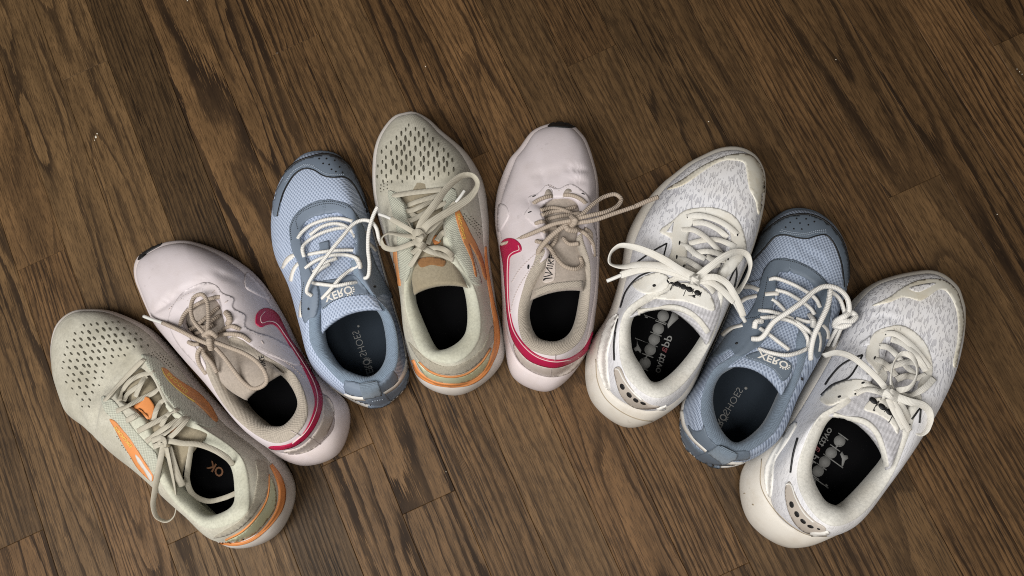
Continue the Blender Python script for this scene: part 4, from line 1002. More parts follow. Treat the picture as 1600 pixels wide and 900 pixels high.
lc = s.lace([
    I([(262, 498, .0003), (290, 478, .003), (330, 462, .003), (366, 455, .0003)]),
    I([(436, 448, .0003), (480, 450, .003), (525, 468, .003), (562, 498, .0003)]),
    I([(305, 535, .0005), (370, 520, .003), (440, 535, .004), (515, 570, .003)]),
    I([(312, 562, .0005), (370, 542, .004), (440, 532, .003), (500, 515, .002)]),
    I([(330, 590, .0005), (400, 570, .004), (470, 560, .004), (530, 550, .002)]),
    dict(p=I([(195, 690, None, .074), (290, 650, None, .086), (380, 612, None, .092), (480, 592, None, .096)]), free=1),
    dict(p=I([(495, 585, None, .096), (590, 562, None, .095), (680, 540, None, .090), (742, 505, None, .083), (757, 470, None, .080), (725, 445, None, .079), (660, 460, None, .082), (600, 500, None, .089), (540, 555, None, .094), (500, 580, None, .096)]), free=1),
    dict(p=I([(490, 608, None, .094), (600, 592, None, .096), (720, 552, None, .094), (840, 512, None, .091)]), free=1),
    dict(p=I([(470, 605, None, .093), (400, 650, None, .093), (330, 715, None, .090), (295, 765, None, .084), (290, 805, None, .079)]), free=1, r=.0024),
    I([(280, 708, .0003), (320, 722, .005), (360, 750, .007), (395, 805, .008), (440, 850, .007), (500, 865, .006), (538, 840, .004), (528, 800, .003)]),
    I([(490, 630, .006), (555, 665, .006), (598, 720, .005), (607, 795, .0008)]),
    I([(430, 690, .003), (460, 722, .005), (520, 722, .002)]),
    I([(275, 610, .0003), (310, 598, .003), (335, 610, .002)]),
    I([(400, 660, .003), (380, 720, .004), (350, 745, .004)]),
    I([(555, 640, .003), (585, 660, .004), (592, 690, .0005)]),
    I([(320, 660, .001), (350, 640, .003), (400, 630, .003)]),
    dict(p=I([(480, 570, None, .093), (498, 595, None, .099), (478, 622, None, .093)]), r=.0030, free=1),
    dict(p=I([(448, 600, None, .092), (455, 640, None, .095), (510, 650, None, .091)]), r=.0026, free=1),
], M['beige_lace'], .0020, .9)
for q in (dict(p=I([(196, 690, None, .074), (140, 708, None, .064), (84, 726, None, .054)]), free=1), dict(p=I([(838, 512, None, .091), (900, 485, None, .089), (966, 460, None, .087)]), free=1, r=.0022)): s.lace([q], M['beige_lace'], .0016, .9, tip=lc, name='aglet')

# ------------------------------------------------------------------ blue pair colours
M['light_blue_panel'] = M['blue_mesh']
M['white_lace'] = cord('white_lace', (0.80, 0.78, 0.74), 0.0016, 0.4, 0.22, skew=0.6, tracer=(0.16, 0.17, 0.19))
M['white_stripe'] = plain('white_stripe', (0.70, 0.67, 0.62), 0.45)
M['grey_web'] = cloth('grey_web', (0.20, 0.25, 0.31), (0.0040, 0.0014), 0.4, 0.6, mode='rib')
M['pale_thread'] = plain('pale_thread', (0.34, 0.39, 0.46), 0.8)
def xero(s, org, right, up, mat, parent, off=.0005, bold=.02):
    s.text('lettering', 'XERO', org, right, up, mat, bold, off, parent)
    o, r, u = np.array(org, float), np.array(right, float), np.array(up, float)
    c = o + r * .86 + u * .5; tk = []
    for a in (215, 240, 265, 290, 315, 340):
        a = math.radians(a + 130); d = r * .16 * math.cos(a) + u * .5 * math.sin(a); n = (u * .5 * math.cos(a) - r * .16 * math.sin(a)) * .13
        tk.append([c + d * 1.02 - n, c + d * 1.45 - n, c + d * 1.45 + n, c + d * 1.02 + n])
    s.bits('lettering_rays', tk, mat, off, parent)

# ------------------------------------------------------------------ shoe 3: blue, third from left
E, Fc = cr(410, 220, 3.6), cr(430, 400, 3.6)
s = s3
s.finish()
tg = s.tongue([(473, 356, 551, 346, .049), (472, 380, 557, 372, .055), (478, 405, 557, 405, .061), (490, 430, 557, 432, .067), (500, 455, 568, 450, .071), (503, 482, 581, 466, .073), (504, 512, 588, 480, .074, 9)], M['blue_mesh'], crown=.004)
tc = s.patch('toe_cap', E([(62, 345), (76, 264), (122, 193), (190, 128), (270, 97), (340, 82), (420, 97), (480, 143), (540, 223), (575, 303), (605, 415), (588, 405), (545, 305), (502, 236), (462, 207), (392, 207), (342, 197), (292, 167), (242, 157), (192, 182), (152, 232), (117, 302), (86, 425), (68, 425)]), M['grey_blue'], .0009, per=4)
s.band('toe_line', E([(60, 345), (75, 262), (120, 190), (188, 125), (270, 93), (340, 78), (422, 93), (484, 140), (545, 222), (580, 305), (604, 405)]), 1.5, M['black'], .0013, parent=tc)
s.band('toe_line', E([(588, 405), (545, 305), (502, 236), (462, 207), (392, 207), (342, 197), (292, 167), (242, 157), (192, 182), (152, 232), (117, 302), (86, 425)]), 1.4, M['black'], .0011, parent=tc)
s.bits('toe_hole', [dot(*q[:2], 1.3) for q in E([(320, 105), (360, 105), (342, 132), (405, 115), (375, 138), (388, 165), (432, 152), (412, 178), (448, 182)])], M['black'], .0012, tc)
s.stitch([E([(140, 225), (180, 170), (240, 143), (295, 152), (345, 182), (395, 193), (465, 193)]), E([(130, 235), (172, 178), (238, 136), (300, 146)])], M['pale_thread'], 1.6, 1.5, .8, parent=tc, off=.0013)
s.patch('eyestay', [(507, 313), (482, 320), (463, 334), (453, 353), (454, 376), (458, 395), (466, 410), (470, 430), (472, 450), (471, 470), (472, 492), (478, 505), (483, 498), (491, 496), (497, 480), (497, 452), (488, 430), (479, 405), (472, 385), (470, 362), (477, 347), (492, 338), (507, 334)], M['grey_blue'], .0009, per=3)
s.patch('eyestay', [(507, 313), (530, 315), (546, 321), (555, 334), (566, 352), (575, 380), (586, 412), (600, 440), (613, 466), (598, 460), (588, 464), (575, 450), (562, 432), (556, 402), (553, 372), (545, 346), (530, 332), (507, 334)], M['grey_blue'], .0009, per=3)
s.stitch([E([(200, 500), (190, 450), (215, 410), (280, 375), (360, 355), (430, 362), (480, 385)]), E([(165, 560), (162, 490), (195, 420), (265, 368), (350, 345), (430, 350), (500, 385), (545, 450)]), Fc([(165, 150), (155, 230), (155, 330)])], M['black'], 1.4, 1.6, .8, off=.0013)
for ln, wd in ((E([(122, 700), (138, 672), (160, 652), (190, 640)]), 5.5), (E([(160, 790), (168, 750), (185, 712), (206, 688)]), 5), (Fc([(142, 345), (145, 290), (158, 235), (185, 185)]), 4), (E([(552, 517), (575, 516), (600, 522)]), 4.5), (E([(560, 560), (600, 580), (640, 620)]), 4), (Fc([(542, 80), (590, 125), (625, 175), (650, 225)]), 5), (Fc([(40, 70), (70, 30), (100, 5)]), 4)):
    s.band('side_stripe', ln, wd, M['white_stripe'], .0008)
hc = s.patch('heel_counter', Fc([(300, 735), (400, 778), (510, 803), (620, 773), (700, 722), (748, 622), (755, 600), (740, 720), (684, 804), (592, 850), (490, 848), (410, 806), (340, 760)]), M['grey_blue'], .0008, per=4)
s.patch('heel_panel', Fc([(394, 702), (398, 765), (480, 788), (600, 768), (690, 702), (660, 645), (600, 705), (560, 712), (480, 718)]), M['grey_blue'], .0010, per=2)
s.band('heel_stripe', Fc([(290, 715), (360, 768), (440, 796), (515, 803)]), 4.2, M['white_stripe'], .0012)
s.band('heel_stripe', Fc([(608, 772), (680, 722), (728, 645), (746, 560)]), 4.6, M['white_stripe'], .0012)
s.patch('pull_tab', Fc([(480, 722), (530, 712), (577, 708), (592, 772), (545, 785), (500, 794)]), M['grey_web'], .0030, per=1)
pt = s.patch('pull_tab_base', Fc([(500, 794), (560, 782), (612, 768), (652, 822), (600, 845), (548, 850), (522, 820)]), M['grey_blue'], .0016, per=1)
s.stitch([Fc([(543, 810), (575, 803), (608, 798)])], M['pale_thread'], 2.2, 1.5, .9, parent=pt, off=.002)
s.bits('eyelet', [dot(*Fc([(192, 298)])[0], 1.5, 2.2), dot(*Fc([(555, 175)])[0], 2.2, 1.7)], M['black'], .0013)
lb = s.patch('tongue_label', [(499, 442), (525, 436), (553, 430), (566, 444), (577, 461), (558, 461), (538, 464), (520, 471), (504, 484), (502, 462)], M['grey_blue'], .0008, per=3)
xero(s, (505.5, 462), (43, -15.5), (4, 11), M['white_stripe'], lb, .0011)
s.stitch([[(506, 481), (520, 471.5), (540, 464), (574, 460)]], M['black'], 1.2, 1.5, .7, parent=lb, off=.0011)
s.patch('lace_keeper', E([(322, 580), (375, 565), (380, 625), (330, 642)]), M['grey_blue'], .002, per=1)
s.on_insole(True); xero(s, (576.5, 594), (-10.5, -31), (11, -3.2), M['label_grey'], s.insole); s.on_insole(False)
s.on_insole(True); s.text('lettering', 'SHOES', (563.5, 558), (-13.5, -39), (11, -3.3), M['label_grey'], -.012, .0005, s.insole); s.on_insole(False)
s.on_insole(True); s.bits('lettering', [dot(560.0, 509.5, 2.0)], M['label_grey'], .0004, s.insole); s.on_insole(False)
lc = s.lace([
    E([(198, 552, .0003), (225, 512, .004), (280, 470, .005), (350, 445, .005), (430, 436, .004), (508, 452, .0003)]),
    E([(268, 530, .004), (330, 485, .006), (400, 465, .006), (460, 475, .005), (500, 505, .003), (518, 540, .0003)]),
    E([(235, 655, .0003), (225, 605, .003), (255, 565, .005), (330, 520, .005), (410, 495, .004), (470, 488, .004)]),
    E([(258, 640, .0003), (320, 628, .004), (400, 618, .004), (480, 615, .004), (545, 622, .0003)]),
    E([(240, 718, .0003), (290, 680, .004), (370, 648, .005), (450, 640, .005), (520, 655, .004), (548, 690, .003), (548, 720, .0003)]),
    dict(p=E([(278, 872, None, .074), (250, 850, None, .078), (262, 800, None, .082), (310, 720, None, .085), (380, 625, None, .085), (450, 540, None, .082), (510, 470, None, .078), (560, 447, None, .076), (610, 455, None, .076), (640, 490, None, .075), (655, 550, None, .070), (668, 585, None, .060)]), free=1),
    dict(p=E([(556, 775, None, .070), (592, 765, None, .075), (602, 700, None, .077), (594, 610, None, .078), (598, 510, None, .079), (622, 425, None, .080), (648, 370, None, .080)]), free=1),
    E([(268, 785, .001), (310, 735, .004), (380, 690, .004)]),
    E([(282, 800, .001), (340, 808, .005), (420, 815, .006), (480, 803, .005), (532, 795, .0005)]),
    E([(335, 888, .0005), (380, 840, .005), (440, 770, .006), (500, 725, .005), (545, 705, .002)]),
    E([(285, 740, .001), (345, 690, .003), (420, 660, .003)]),
    dict(p=E([(530, 660, .001), (545, 690, .004), (550, 715, .0005)]), r=.0026),
], M['white_lace'], .0019, .75)

# ------------------------------------------------------------------ shoe 7: blue, wedged
Mm, Nn = cr(1120, 310, 3.6), cr(1040, 500, 3.6)
s = s7
s.dent(Mm([(440, 250), (510, 300), (570, 330), (620, 400)]), .0022, 4)
s.dent(Mm([(400, 250), (480, 285), (600, 300)]), -.0012, 4)
s.finish()
tg = s.tongue([(1213, 436, 1278, 449, .049), (1211, 462, 1277, 483, .056), (1205, 490, 1267, 506, .062), (1195, 515, 1257, 526, .067), (1178, 540, 1250, 552, .071), (1158, 557, 1240, 577, .073), (1143, 571, 1222, 609, .074, 12)], M['slate_mesh'], crown=.004)
tc = s.patch('toe_cap', Mm([(205, 345), (217, 252), (282, 184), (380, 114), (460, 96), (540, 102), (620, 144), (690, 224), (730, 334), (740, 450), (726, 535), (709, 500), (707, 430), (692, 342), (652, 247), (610, 207), (560, 212), (510, 227), (450, 222), (380, 207), (330, 217), (272, 280)]), M['slate'], .0009, per=4)
s.band('toe_line', Mm([(218, 248), (282, 180), (380, 110), (460, 92), (540, 98), (622, 140), (693, 222), (733, 332), (742, 450)]), 1.5, M['black'], .0013, parent=tc)
s.band('toe_line', Mm([(712, 500), (708, 430), (692, 342), (652, 247), (610, 207), (560, 212), (510, 227), (450, 222), (380, 207), (330, 217), (272, 280), (205, 350)]), 1.4, M['black'], .0011, parent=tc)
s.bits('toe_hole', [dot(*q[:2], 1.3) for q in Mm([(448, 118), (500, 120), (546, 135), (413, 140), (466, 144), (513, 153), (388, 167), (432, 175), (476, 177)])], M['black'], .0012, tc)
s.stitch([Mm([(355, 188), (430, 204), (505, 208), (560, 194), (620, 192)]), Mm([(365, 180), (430, 194), (505, 198), (560, 184), (620, 180)])], M['pale_thread'], 1.6, 1.5, .8, parent=tc, off=.0013)
s.patch('eyestay', Mm([(410, 345), (320, 345), (275, 390), (255, 440), (240, 500), (215, 590), (150, 690), (60, 770), (0, 850), (-30, 890), (30, 880), (80, 850), (110, 890), (190, 860), (262, 808), (290, 720), (310, 620), (332, 520), (338, 440), (352, 416), (410, 408)]), M['slate'], .0009, per=3)
s.patch('eyestay', Mm([(410, 345), (480, 366), (560, 413), (622, 480), (642, 560), (632, 680), (612, 780), (592, 860), (560, 900), (545, 860), (535, 760), (556, 640), (566, 560), (545, 497), (490, 445), (410, 408)]), M['slate'], .0009, per=3)
s.stitch([Mm([(180, 475), (250, 452), (275, 395), (322, 352), (400, 352), (480, 376), (560, 425), (605, 470)]), Mm([(170, 680), (240, 660), (265, 560), (290, 440)])], M['black'], 1.4, 1.6, .8, off=.0013)
for ln, wd in ((Mm([(150, 498), (195, 500), (240, 518)]), 6), (Mm([(118, 598), (165, 565), (228, 550)]), 5), (Mm([(272, 542), (310, 538), (345, 536)]), 6), (Mm([(32, 772), (80, 735), (148, 716)]), 5), (Mm([(592, 712), (618, 745), (622, 790)]), 4.5), (Mm([(570, 750), (580, 800), (572, 860)]), 3.5)):
    s.band('side_stripe', ln, wd, M['white_stripe'], .0013)
s.patch('heel_counter', Nn([(78, 605), (92, 548), (122, 650), (182, 722), (242, 757), (330, 802), (440, 800), (400, 827), (300, 834), (210, 808), (130, 742), (90, 682)]), M['slate'], .0008, per=4)
s.patch('heel_panel', Nn([(215, 590), (240, 655), (310, 718), (380, 738), (465, 738), (470, 775), (400, 788), (320, 782), (240, 737), (170, 675), (128, 590), (160, 622), (208, 616)]), M['slate'], .0010, per=3)
s.band('heel_stripe', Nn([(92, 510), (106, 590), (152, 662), (232, 737)]), 4.2, M['white_stripe'], .0012)
s.band('heel_stripe', Nn([(322, 795), (420, 806), (500, 780), (565, 735)]), 4.0, M['white_stripe'], .0012)
s.patch('pull_tab', Nn([(245, 738), (272, 722), (302, 706), (400, 750), (390, 772), (330, 800)]), M['grey_web'], .0030, per=1)
s.patch('pull_tab_base', Nn([(240, 737), (285, 762), (328, 792), (305, 832), (205, 806), (158, 772)]), M['slate'], .0016, per=1)
s.bits('eyelet', [dot(*Nn([(402, 135)])[0], 2.4, 1.6, -.4), dot(*Nn([(765, 330)])[0], 1.4, 2.4)], M['black'], .0013)
lb = s.patch('tongue_label', Nn([(445, 212), (490, 185), (545, 178), (620, 205), (705, 245), (700, 300), (655, 345), (610, 285), (530, 240)]), M['slate'], .0008, per=3)
xero(s, (1186, 549.5), (46, 18), (-3.2, 9.5), M['white_stripe'], lb, .0011)
s.stitch([Nn([(450, 208), (530, 232), (605, 272), (655, 330)])], M['pale_thread'], 1.2, 1.5, .7, parent=lb, off=.0011)
s.on_insole(True); xero(s, (1110, 675), (18, -30), (9.5, 5.7), M['label_grey'], s.insole); s.on_insole(False)
s.on_insole(True); s.text('lettering', 'SHOES', (1129, 643.5), (23, -39), (9.5, 5.7), M['label_grey'], -.012, .0005, s.insole); s.on_insole(False)
s.on_insole(True); s.bits('lettering', [dot(1165.5, 606.5, 2.4)], M['label_grey'], .0004, s.insole); s.on_insole(False)
lc = s.lace([
    Mm([(296, 458, .0003), (335, 450, .004), (420, 480, .006), (500, 522, .006), (560, 570, .004), (582, 615, .0003)]),
    Mm([(330, 515, .001), (390, 530, .005), (450, 562, .006), (520, 612, .005), (552, 655, .0005)]),
    Mm([(308, 568, .0005), (345, 592, .003), (382, 632, .001)]),
    Mm([(235, 630, .0003), (300, 636, .004), (372, 655, .004), (430, 680, .003)]),
    Mm([(245, 672, .001), (330, 668, .006), (400, 685, .007), (465, 720, .006), (508, 780, .004), (515, 835, .0005)]),
    Mm([(360, 678, .003), (440, 692, .005), (505, 735, .004), (540, 770, .002)]),
    dict(p=Mm([(212, 730, .0003), (220, 695, .004), (258, 690, .0005)]), r=.0026),
    Mm([(242, 730, .001), (290, 762, .005), (345, 805, .006), (405, 850, .003)]),
    Mm([(235, 845, .0005), (300, 868, .006), (380, 882, .007), (450, 870, .006), (515, 842, .001)]),
    Mm([(445, 675, .001), (490, 690, .004), (528, 695, .0005)]),
    dict(p=Mm([(522, 655, .0005), (545, 690, .004), (540, 725, .0005)]), r=.0026),
    dict(p=Mm([(198, 790, None, .073), (250, 785, None, .079), (320, 695, None, .085), (400, 640, None, .087), (480, 582, None, .085), (550, 520, None, .081), (612, 494, None, .078), (680, 508, None, .074), (730, 555, None, .069), (745, 615, None, .064), (738, 660, None, .060)]), free=1, r=.0024),
    dict(p=Mm([(640, 515, None, .075), (625, 600, None, .080), (585, 690, None, .083), (548, 770, None, .082), (530, 850, None, .078), (528, 905, None, .071)]), free=1, r=.0024),
    dict(p=Mm([(630, 512, None, .070), (690, 565, None, .064), (715, 630, None, .060), (722, 680, None, .057)]), free=1),
    dict(p=Mm([(660, 712, None, .055), (700, 690, None, .062), (755, 690, None, .062), (780, 662, None, .060), (755, 642, None, .060), (715, 665, None, .064), (672, 690, None, .060), (662, 715, None, .055), (700, 722, None, .057), (752, 702, None, .058)]), free=1, r=.0028),
    dict(p=Mm([(705, 715, None, .056), (680, 770, None, .044), (655, 832, None, .032)]), free=1),
    dict(p=Mm([(685, 715, None, .055), (650, 775, None, .044), (622, 828, None, .034)]), free=1),
], M['white_lace'], .0019, .75)

# ------------------------------------------------------------------ white pair colours
M['cream_film'] = skin('cream_film', (0.66, 0.635, 0.56), 0.35, 600, 0.06, dirt=(0.50, 0.42, 0.28), dirt_amt=0.5, spec=0.5)
M['cream_panel'] = skin('cream_panel', (0.76, 0.745, 0.70), 0.5, 800, 0.08, dirt=(0.55, 0.48, 0.36), dirt_amt=0.35)
M['cream_lace'] = cord('cream_lace', (0.74, 0.72, 0.67), 0.0011, 0.3, 0.14, dirt=(0.55, 0.48, 0.38), dirt_amt=0.3)
M['taupe'] = skin('taupe', (0.47, 0.42, 0.37), 0.5, 600, 0.1)
M['white_wing'] = skin('white_wing', (0.76, 0.74, 0.70), 0.45, 500, 0.05)
M['groove'] = plain('groove', (0.36, 0.30, 0.22), 0.8)
M['rib_mesh'] = cloth('rib_mesh', (0.66, 0.65, 0.68), (0.0032, 0.006), 0.5, 0.8, mode='both')
M['label_red'] = plain('label_red', (0.12, 0.02, 0.025), 0.7)

# ------------------------------------------------------------------ shoe 6: white, left of the two
K, L6 = cr(940, 220, 3.3333), cr(900, 420, 3.3333)
s = s6
s.finish()
tg = s.tongue([(1072, 358, 1141, 369, .066), (1067, 390, 1139, 395, .074), (1064, 415, 1130, 428, .081), (1052, 438, 1126, 452, .087), (1030, 463, 1123, 482, .091), (1008, 479, 1116, 503, .092, 8), (994, 490, 1106, 523, .091, 22)], M['rib_mesh'], crown=.005, thick=.010)
s.band('tongue_binding', L6([(322, 225), (345, 222), (420, 212), (500, 200), (580, 222), (640, 268), (688, 332)]), 8, M['cream_lining'], .0009)
s.patch('toe_overlay', K([(340, 255), (430, 198), (520, 136), (620, 90), (700, 70), (775, 76), (825, 128), (848, 220), (842, 300), (816, 385), (800, 312), (770, 252), (756, 172), (742, 117), (690, 102), (620, 108), (540, 152), (470, 203), (410, 238)]), M['cream_film'], .0008, per=4)
s.patch('eyestay', K([(505, 350), (430, 366), (368, 420), (303, 475), (360, 508), (366, 560), (345, 650), (380, 710), (430, 700), (440, 640), (445, 560), (455, 470), (480, 425), (540, 400), (540, 350)]), M['cream_panel'], .0009, per=3)
s.patch('eyestay', K([(505, 350), (580, 349), (660, 374), (713, 420), (743, 500), (750, 580), (705, 650), (650, 710), (618, 700), (645, 620), (676, 540), (664, 465), (620, 420), (540, 400), (540, 352)]), M['cream_panel'], .0009, per=3)
s.patch('window', K([(338, 478), (376, 424), (368, 482)]), M['white_mesh'], .0013, per=1)
for ln in (K([(187, 632), (262, 580), (338, 536)]), K([(340, 534), (332, 570), (322, 606)]), K([(98, 870), (128, 785), (190, 712), (262, 680)]), K([(660, 738), (680, 695), (697, 658)]), K([(699, 656), (702, 700), (690, 762)]), L6([(218, 260), (205, 330), (198, 400)])):
    s.band('side_line', ln, 1.9, M['black'], .0007)
s.patch('eyelet_panel', K([(163, 752), (240, 700), (300, 688), (352, 718), (338, 768), (232, 798)]), M['cream_panel'], .0009, per=4)
s.bits('eyelet', [dot(*K([(275, 757)])[0], 2.8, 2.0, -.2), dot(*K([(347, 736)])[0], 1.2, 2.6, -.2)] + [dot(x, y, 1.3, 3.2, a) for (x, y), a in zip(K([(447, 396), (404, 535), (390, 608), (425, 655), (709, 490), (660, 617)]), (.2, .1, .1, .1, .1, .1))], M['black'], .0014)
s.patch('midsole_wing', L6([(112, 480), (125, 390), (172, 265), (222, 235), (195, 330), (166, 450), (170, 560), (178, 632), (150, 612), (124, 545)]), M['white_wing'], .0012, per=4)
s.band('sole_groove', L6([(104, 470), (112, 580), (150, 668), (230, 740), (330, 784), (430, 790), (505, 758)]), 1.2, M['groove'], .0004)
s.band('side_slot', L6([(206, 330), (199, 400), (201, 478)]), 2.0, M['black'], .0009)
hp = s.patch('heel_clip', L6([(203, 520), (228, 512), (262, 580), (320, 658), (390, 708), (435, 715), (380, 728), (300, 718), (240, 662), (210, 580)]), M['taupe'], .0010, per=4)
for q in ((246, 612, 3.2, 5.0, -.5), (281, 653, 3.0, 5.0, -.75), (315, 680, 2.6, 4.6, -1.0), (352, 695, 1.9, 4.6, -1.2)): s.patch('heel_dot', dot(*L6([q[:2]])[0], q[2], q[3], q[4]), M['black'], .0014, 1.6, parent=hp, closed_curve=False)
s.band('heel_rim', L6([(207, 522), (222, 524), (250, 575), (295, 635), (345, 682)]), 1.7, M['white_wing'], .0015, parent=hp)
s.patch('heel_tab', L6([(418, 724), (460, 712), (500, 688), (506, 702), (455, 732)]), M['white_wing'], .0016, per=2)
lb = s.patch('tongue_label', L6([(400, 152), (470, 128), (515, 85), (580, 75), (650, 95), (705, 150), (718, 218), (650, 200), (570, 172), (480, 162)]), M['cream_panel'], .0010, per=4)
round_letters(s, 'lettering', (1043, 434), (9.8, 4.2), (-3.0, 7.6), M['black'], .0013, lb)
s.bits('emblem', [cr(1040, 425, 18)([(620, 678), (740, 674), (795, 652), (852, 662), (812, 690), (832, 738), (785, 735), (740, 698)])], M['black'], .0013, lb)
s.on_insole(True); round_letters(s, 'lettering', (1047.9, 488.6), (-6.5, 16.8), (-16.8, -6.5), M['label_grey'], .0005, s.insole); s.on_insole(False)
V6 = cr(975, 475, 6.92)
s.on_insole(True); s.bits('emblem', [V6([(140, 385), (150, 435), (187, 500), (178, 532), (152, 502), (125, 512), (105, 482), (137, 455)]), V6([(522, 88), (582, 90), (588, 160), (520, 220), (475, 265), (468, 220), (500, 150)])], M['label_grey'], .0005, s.insole); s.on_insole(False)
s.on_insole(True); s.text('lettering', 'dd', V6([(527, 355)])[0], (-7.2, 17), (-11, -4), M['label_grey'], .01, .0005, s.insole); s.on_insole(False)
s.on_insole(True); s.text('lettering', 'a', V6([(472, 480)])[0], (-2.9, 7.2), (-11, -4), M['label_red'], .01, .0005, s.insole); s.on_insole(False)
s.on_insole(True); s.text('lettering', 'ttivo', V6([(452, 545)])[0], (-9.5, 30), (-11, -4), M['label_grey'], .01, .0005, s.insole); s.on_insole(False)
lc = s.lace([
    K([(440, 398, .0005), (500, 388, .004), (580, 405, .004), (650, 440, .004), (712, 492, .0005)]),
    K([(476, 428, .002), (540, 430, .004), (600, 458, .004), (655, 505, .002)]),
    K([(412, 462, .0005), (480, 465, .005), (540, 502, .006), (595, 555, .005), (635, 600, .002)]),
    K([(455, 535, .002), (530, 518, .004), (600, 515, .005), (660, 535, .004), (700, 552, .0005)]),
    K([(406, 540, .0005), (450, 555, .004), (490, 590, .005), (540, 615, .004)]),
    K([(470, 590, .002), (540, 575, .006), (600, 585, .006), (662, 612, .0005)]),
    K([(388, 610, .0005), (440, 622, .004), (490, 650, .006), (535, 680, .004)]),
    K([(545, 600, .003), (580, 620, .005), (645, 622, .002)]),
    K([(430, 655, .001), (500, 680, .004), (560, 660, .005), (620, 640, .003)]),
    dict(p=K([(480, 705, None, .102), (410, 672, None, .104), (330, 622, None, .102), (240, 578, None, .096), (160, 552, None, .088), (92, 548, None, .081), (48, 585, None, .077), (42, 635, None, .076), (95, 655, None, .081), (190, 645, None, .090), (300, 650, None, .099), (400, 675, None, .103), (475, 710, None, .102)]), free=1, r=.0034, roll=(0, 10, 30, 60, 80, 60, 20, 10, 0)),
    dict(p=K([(475, 718, None, .100), (380, 690, None, .100), (280, 665, None, .095), (200, 672, None, .087), (130, 690, None, .079), (100, 700, None, .076)]), free=1, r=.0032),
    dict(p=K([(505, 705, None, .102), (570, 652, None, .105), (640, 602, None, .103), (710, 578, None, .096), (757, 595, None, .089), (774, 650, None, .083), (760, 705, None, .081), (725, 765, None, .082), (700, 792, None, .084)]), free=1, r=.0034, roll=(0, -20, -40, -60, -80, -70, -40)),
    dict(p=K([(510, 718, None, .101), (590, 710, None, .104), (650, 740, None, .101), (690, 800, None, .096), (720, 862, None, .090), (738, 915, None, .086)]), free=1, r=.0030, roll=(0, -20, 0)),
    dict(p=K([(505, 728, None, .100), (570, 738, None, .101), (625, 775, None, .098), (670, 820, None, .095), (690, 838, None, .093)]), free=1, r=.0030),
    K([(350, 735, .0008), (400, 715, .005), (470, 715, .008)]),
    K([(510, 720, .008), (560, 760, .006), (585, 790, .003)]),
    dict(p=K([(470, 700, None, .099), (490, 715, None, .108), (512, 735, None, .099)]), r=.0040, free=1),
    dict(p=K([(500, 695, None, .099), (488, 720, None, .109), (478, 735, None, .099)]), r=.0036, free=1),
], M['cream_lace'], .0027, .22)
for q in (dict(p=K([(105, 698, None, .077), (65, 715, None, .073), (28, 730, None, .070)]), free=1), dict(p=L6([(818, 163, None, .090), (850, 220, None, .084), (882, 277, None, .079)]), free=1)): s.lace([q], M['tip'], .0018, .7, tip=lc, name='aglet')

# ------------------------------------------------------------------ shoe 8: white, far right
Oo, Q8 = cr(1270, 410, 3.6), cr(1140, 600, 3.334)
s = s8
s.dent(Oo([(300, 330), (400, 300), (480, 330), (560, 360)]), .0018, 4)
s.dent(Oo([(330, 260), (420, 250), (500, 280)]), .0014, 4)
s.finish()
tg = s.tongue([(1386, 544, 1438, 556, .066), (1377, 572, 1437, 591, .074), (1364, 595, 1426, 622, .081), (1343, 615, 1417, 655, .087), (1320, 632, 1409, 684, .091), (1296, 648, 1394, 720, .092, 20)], M['rib_mesh'], crown=.005, thick=.010)
s.band('tongue_binding', Q8([(540, 160), (600, 178), (700, 195), (762, 250), (800, 340), (818, 430)]), 8, M['cream_lining'], .0009)
s.patch('toe_overlay', Oo([(335, 245), (430, 198), (500, 148), (580, 108), (680, 95), (745, 106), (805, 158), (834, 240), (848, 330), (833, 440), (812, 540), (800, 592), (788, 580), (813, 440), (813, 300), (790, 222), (750, 163), (712, 152), (650, 192), (600, 216), (550, 202), (500, 197), (440, 222)]), M['cream_film'], .0008, per=4)
s.patch('window', Oo([(540, 150), (600, 130), (690, 120), (640, 150), (590, 170)]), M['white_mesh'], .0012, per=3)
s.patch('eyestay', Oo([(440, 360), (365, 385), (330, 420), (298, 540), (340, 592), (370, 650), (395, 690), (420, 640), (400, 590), (380, 560), (372, 490), (400, 430), (440, 400), (490, 392), (490, 358)]), M['cream_panel'], .0009, per=3)
s.patch('eyestay', Oo([(440, 360), (500, 357), (560, 384), (620, 440), (656, 510), (674, 600), (662, 665), (620, 730), (588, 710), (618, 640), (628, 580), (598, 505), (550, 445), (490, 402), (450, 396)]), M['cream_panel'], .0009, per=3)
s.patch('window', Oo([(268, 460), (326, 414), (320, 466), (290, 472)]), M['white_mesh'], .0013, per=1)
for ln in (Oo([(48, 748), (108, 692), (200, 652), (245, 592), (281, 522)]), Oo([(281, 522), (230, 540), (160, 580), (100, 645), (70, 690)]), Oo([(555, 882), (602, 818)]), Oo([(598, 902), (606, 825)])):
    s.band('side_line', ln, 2.2, M['black'], .0007)
s.patch('eyelet_panel', Oo([(42, 772), (130, 690), (250, 660), (332, 682), (310, 722), (200, 762), (95, 807)]), M['cream_panel'], .0009, per=4)
s.bits('eyelet', [dot(x, y, 2.8, 1.4, a) for (x, y), a in zip(Oo([(412, 405), (377, 466), (347, 541), (310, 626), (280, 680), (238, 738), (152, 760)]), (-.7, -1.2, -1.2, .6, -.3, -.3, -.4))], M['black'], .0014)
s.patch('midsole_wing', Q8([(192, 560), (184, 450), (214, 370), (262, 300), (330, 205), (352, 205), (300, 305), (238, 400), (226, 520), (214, 592)]), M['white_wing'], .0012, per=4)
s.band('sole_groove', Q8([(168, 390), (162, 520), (200, 610), (290, 712), (400, 782), (505, 792)]), 1.2, M['groove'], .0004)
s.bits('scuff', [dot(*Q8([(78, 570)])[0], 1.6, 1.0), dot(*Q8([(122, 628)])[0], 2.0, 1.2, .5)], M['groove'], .0002)
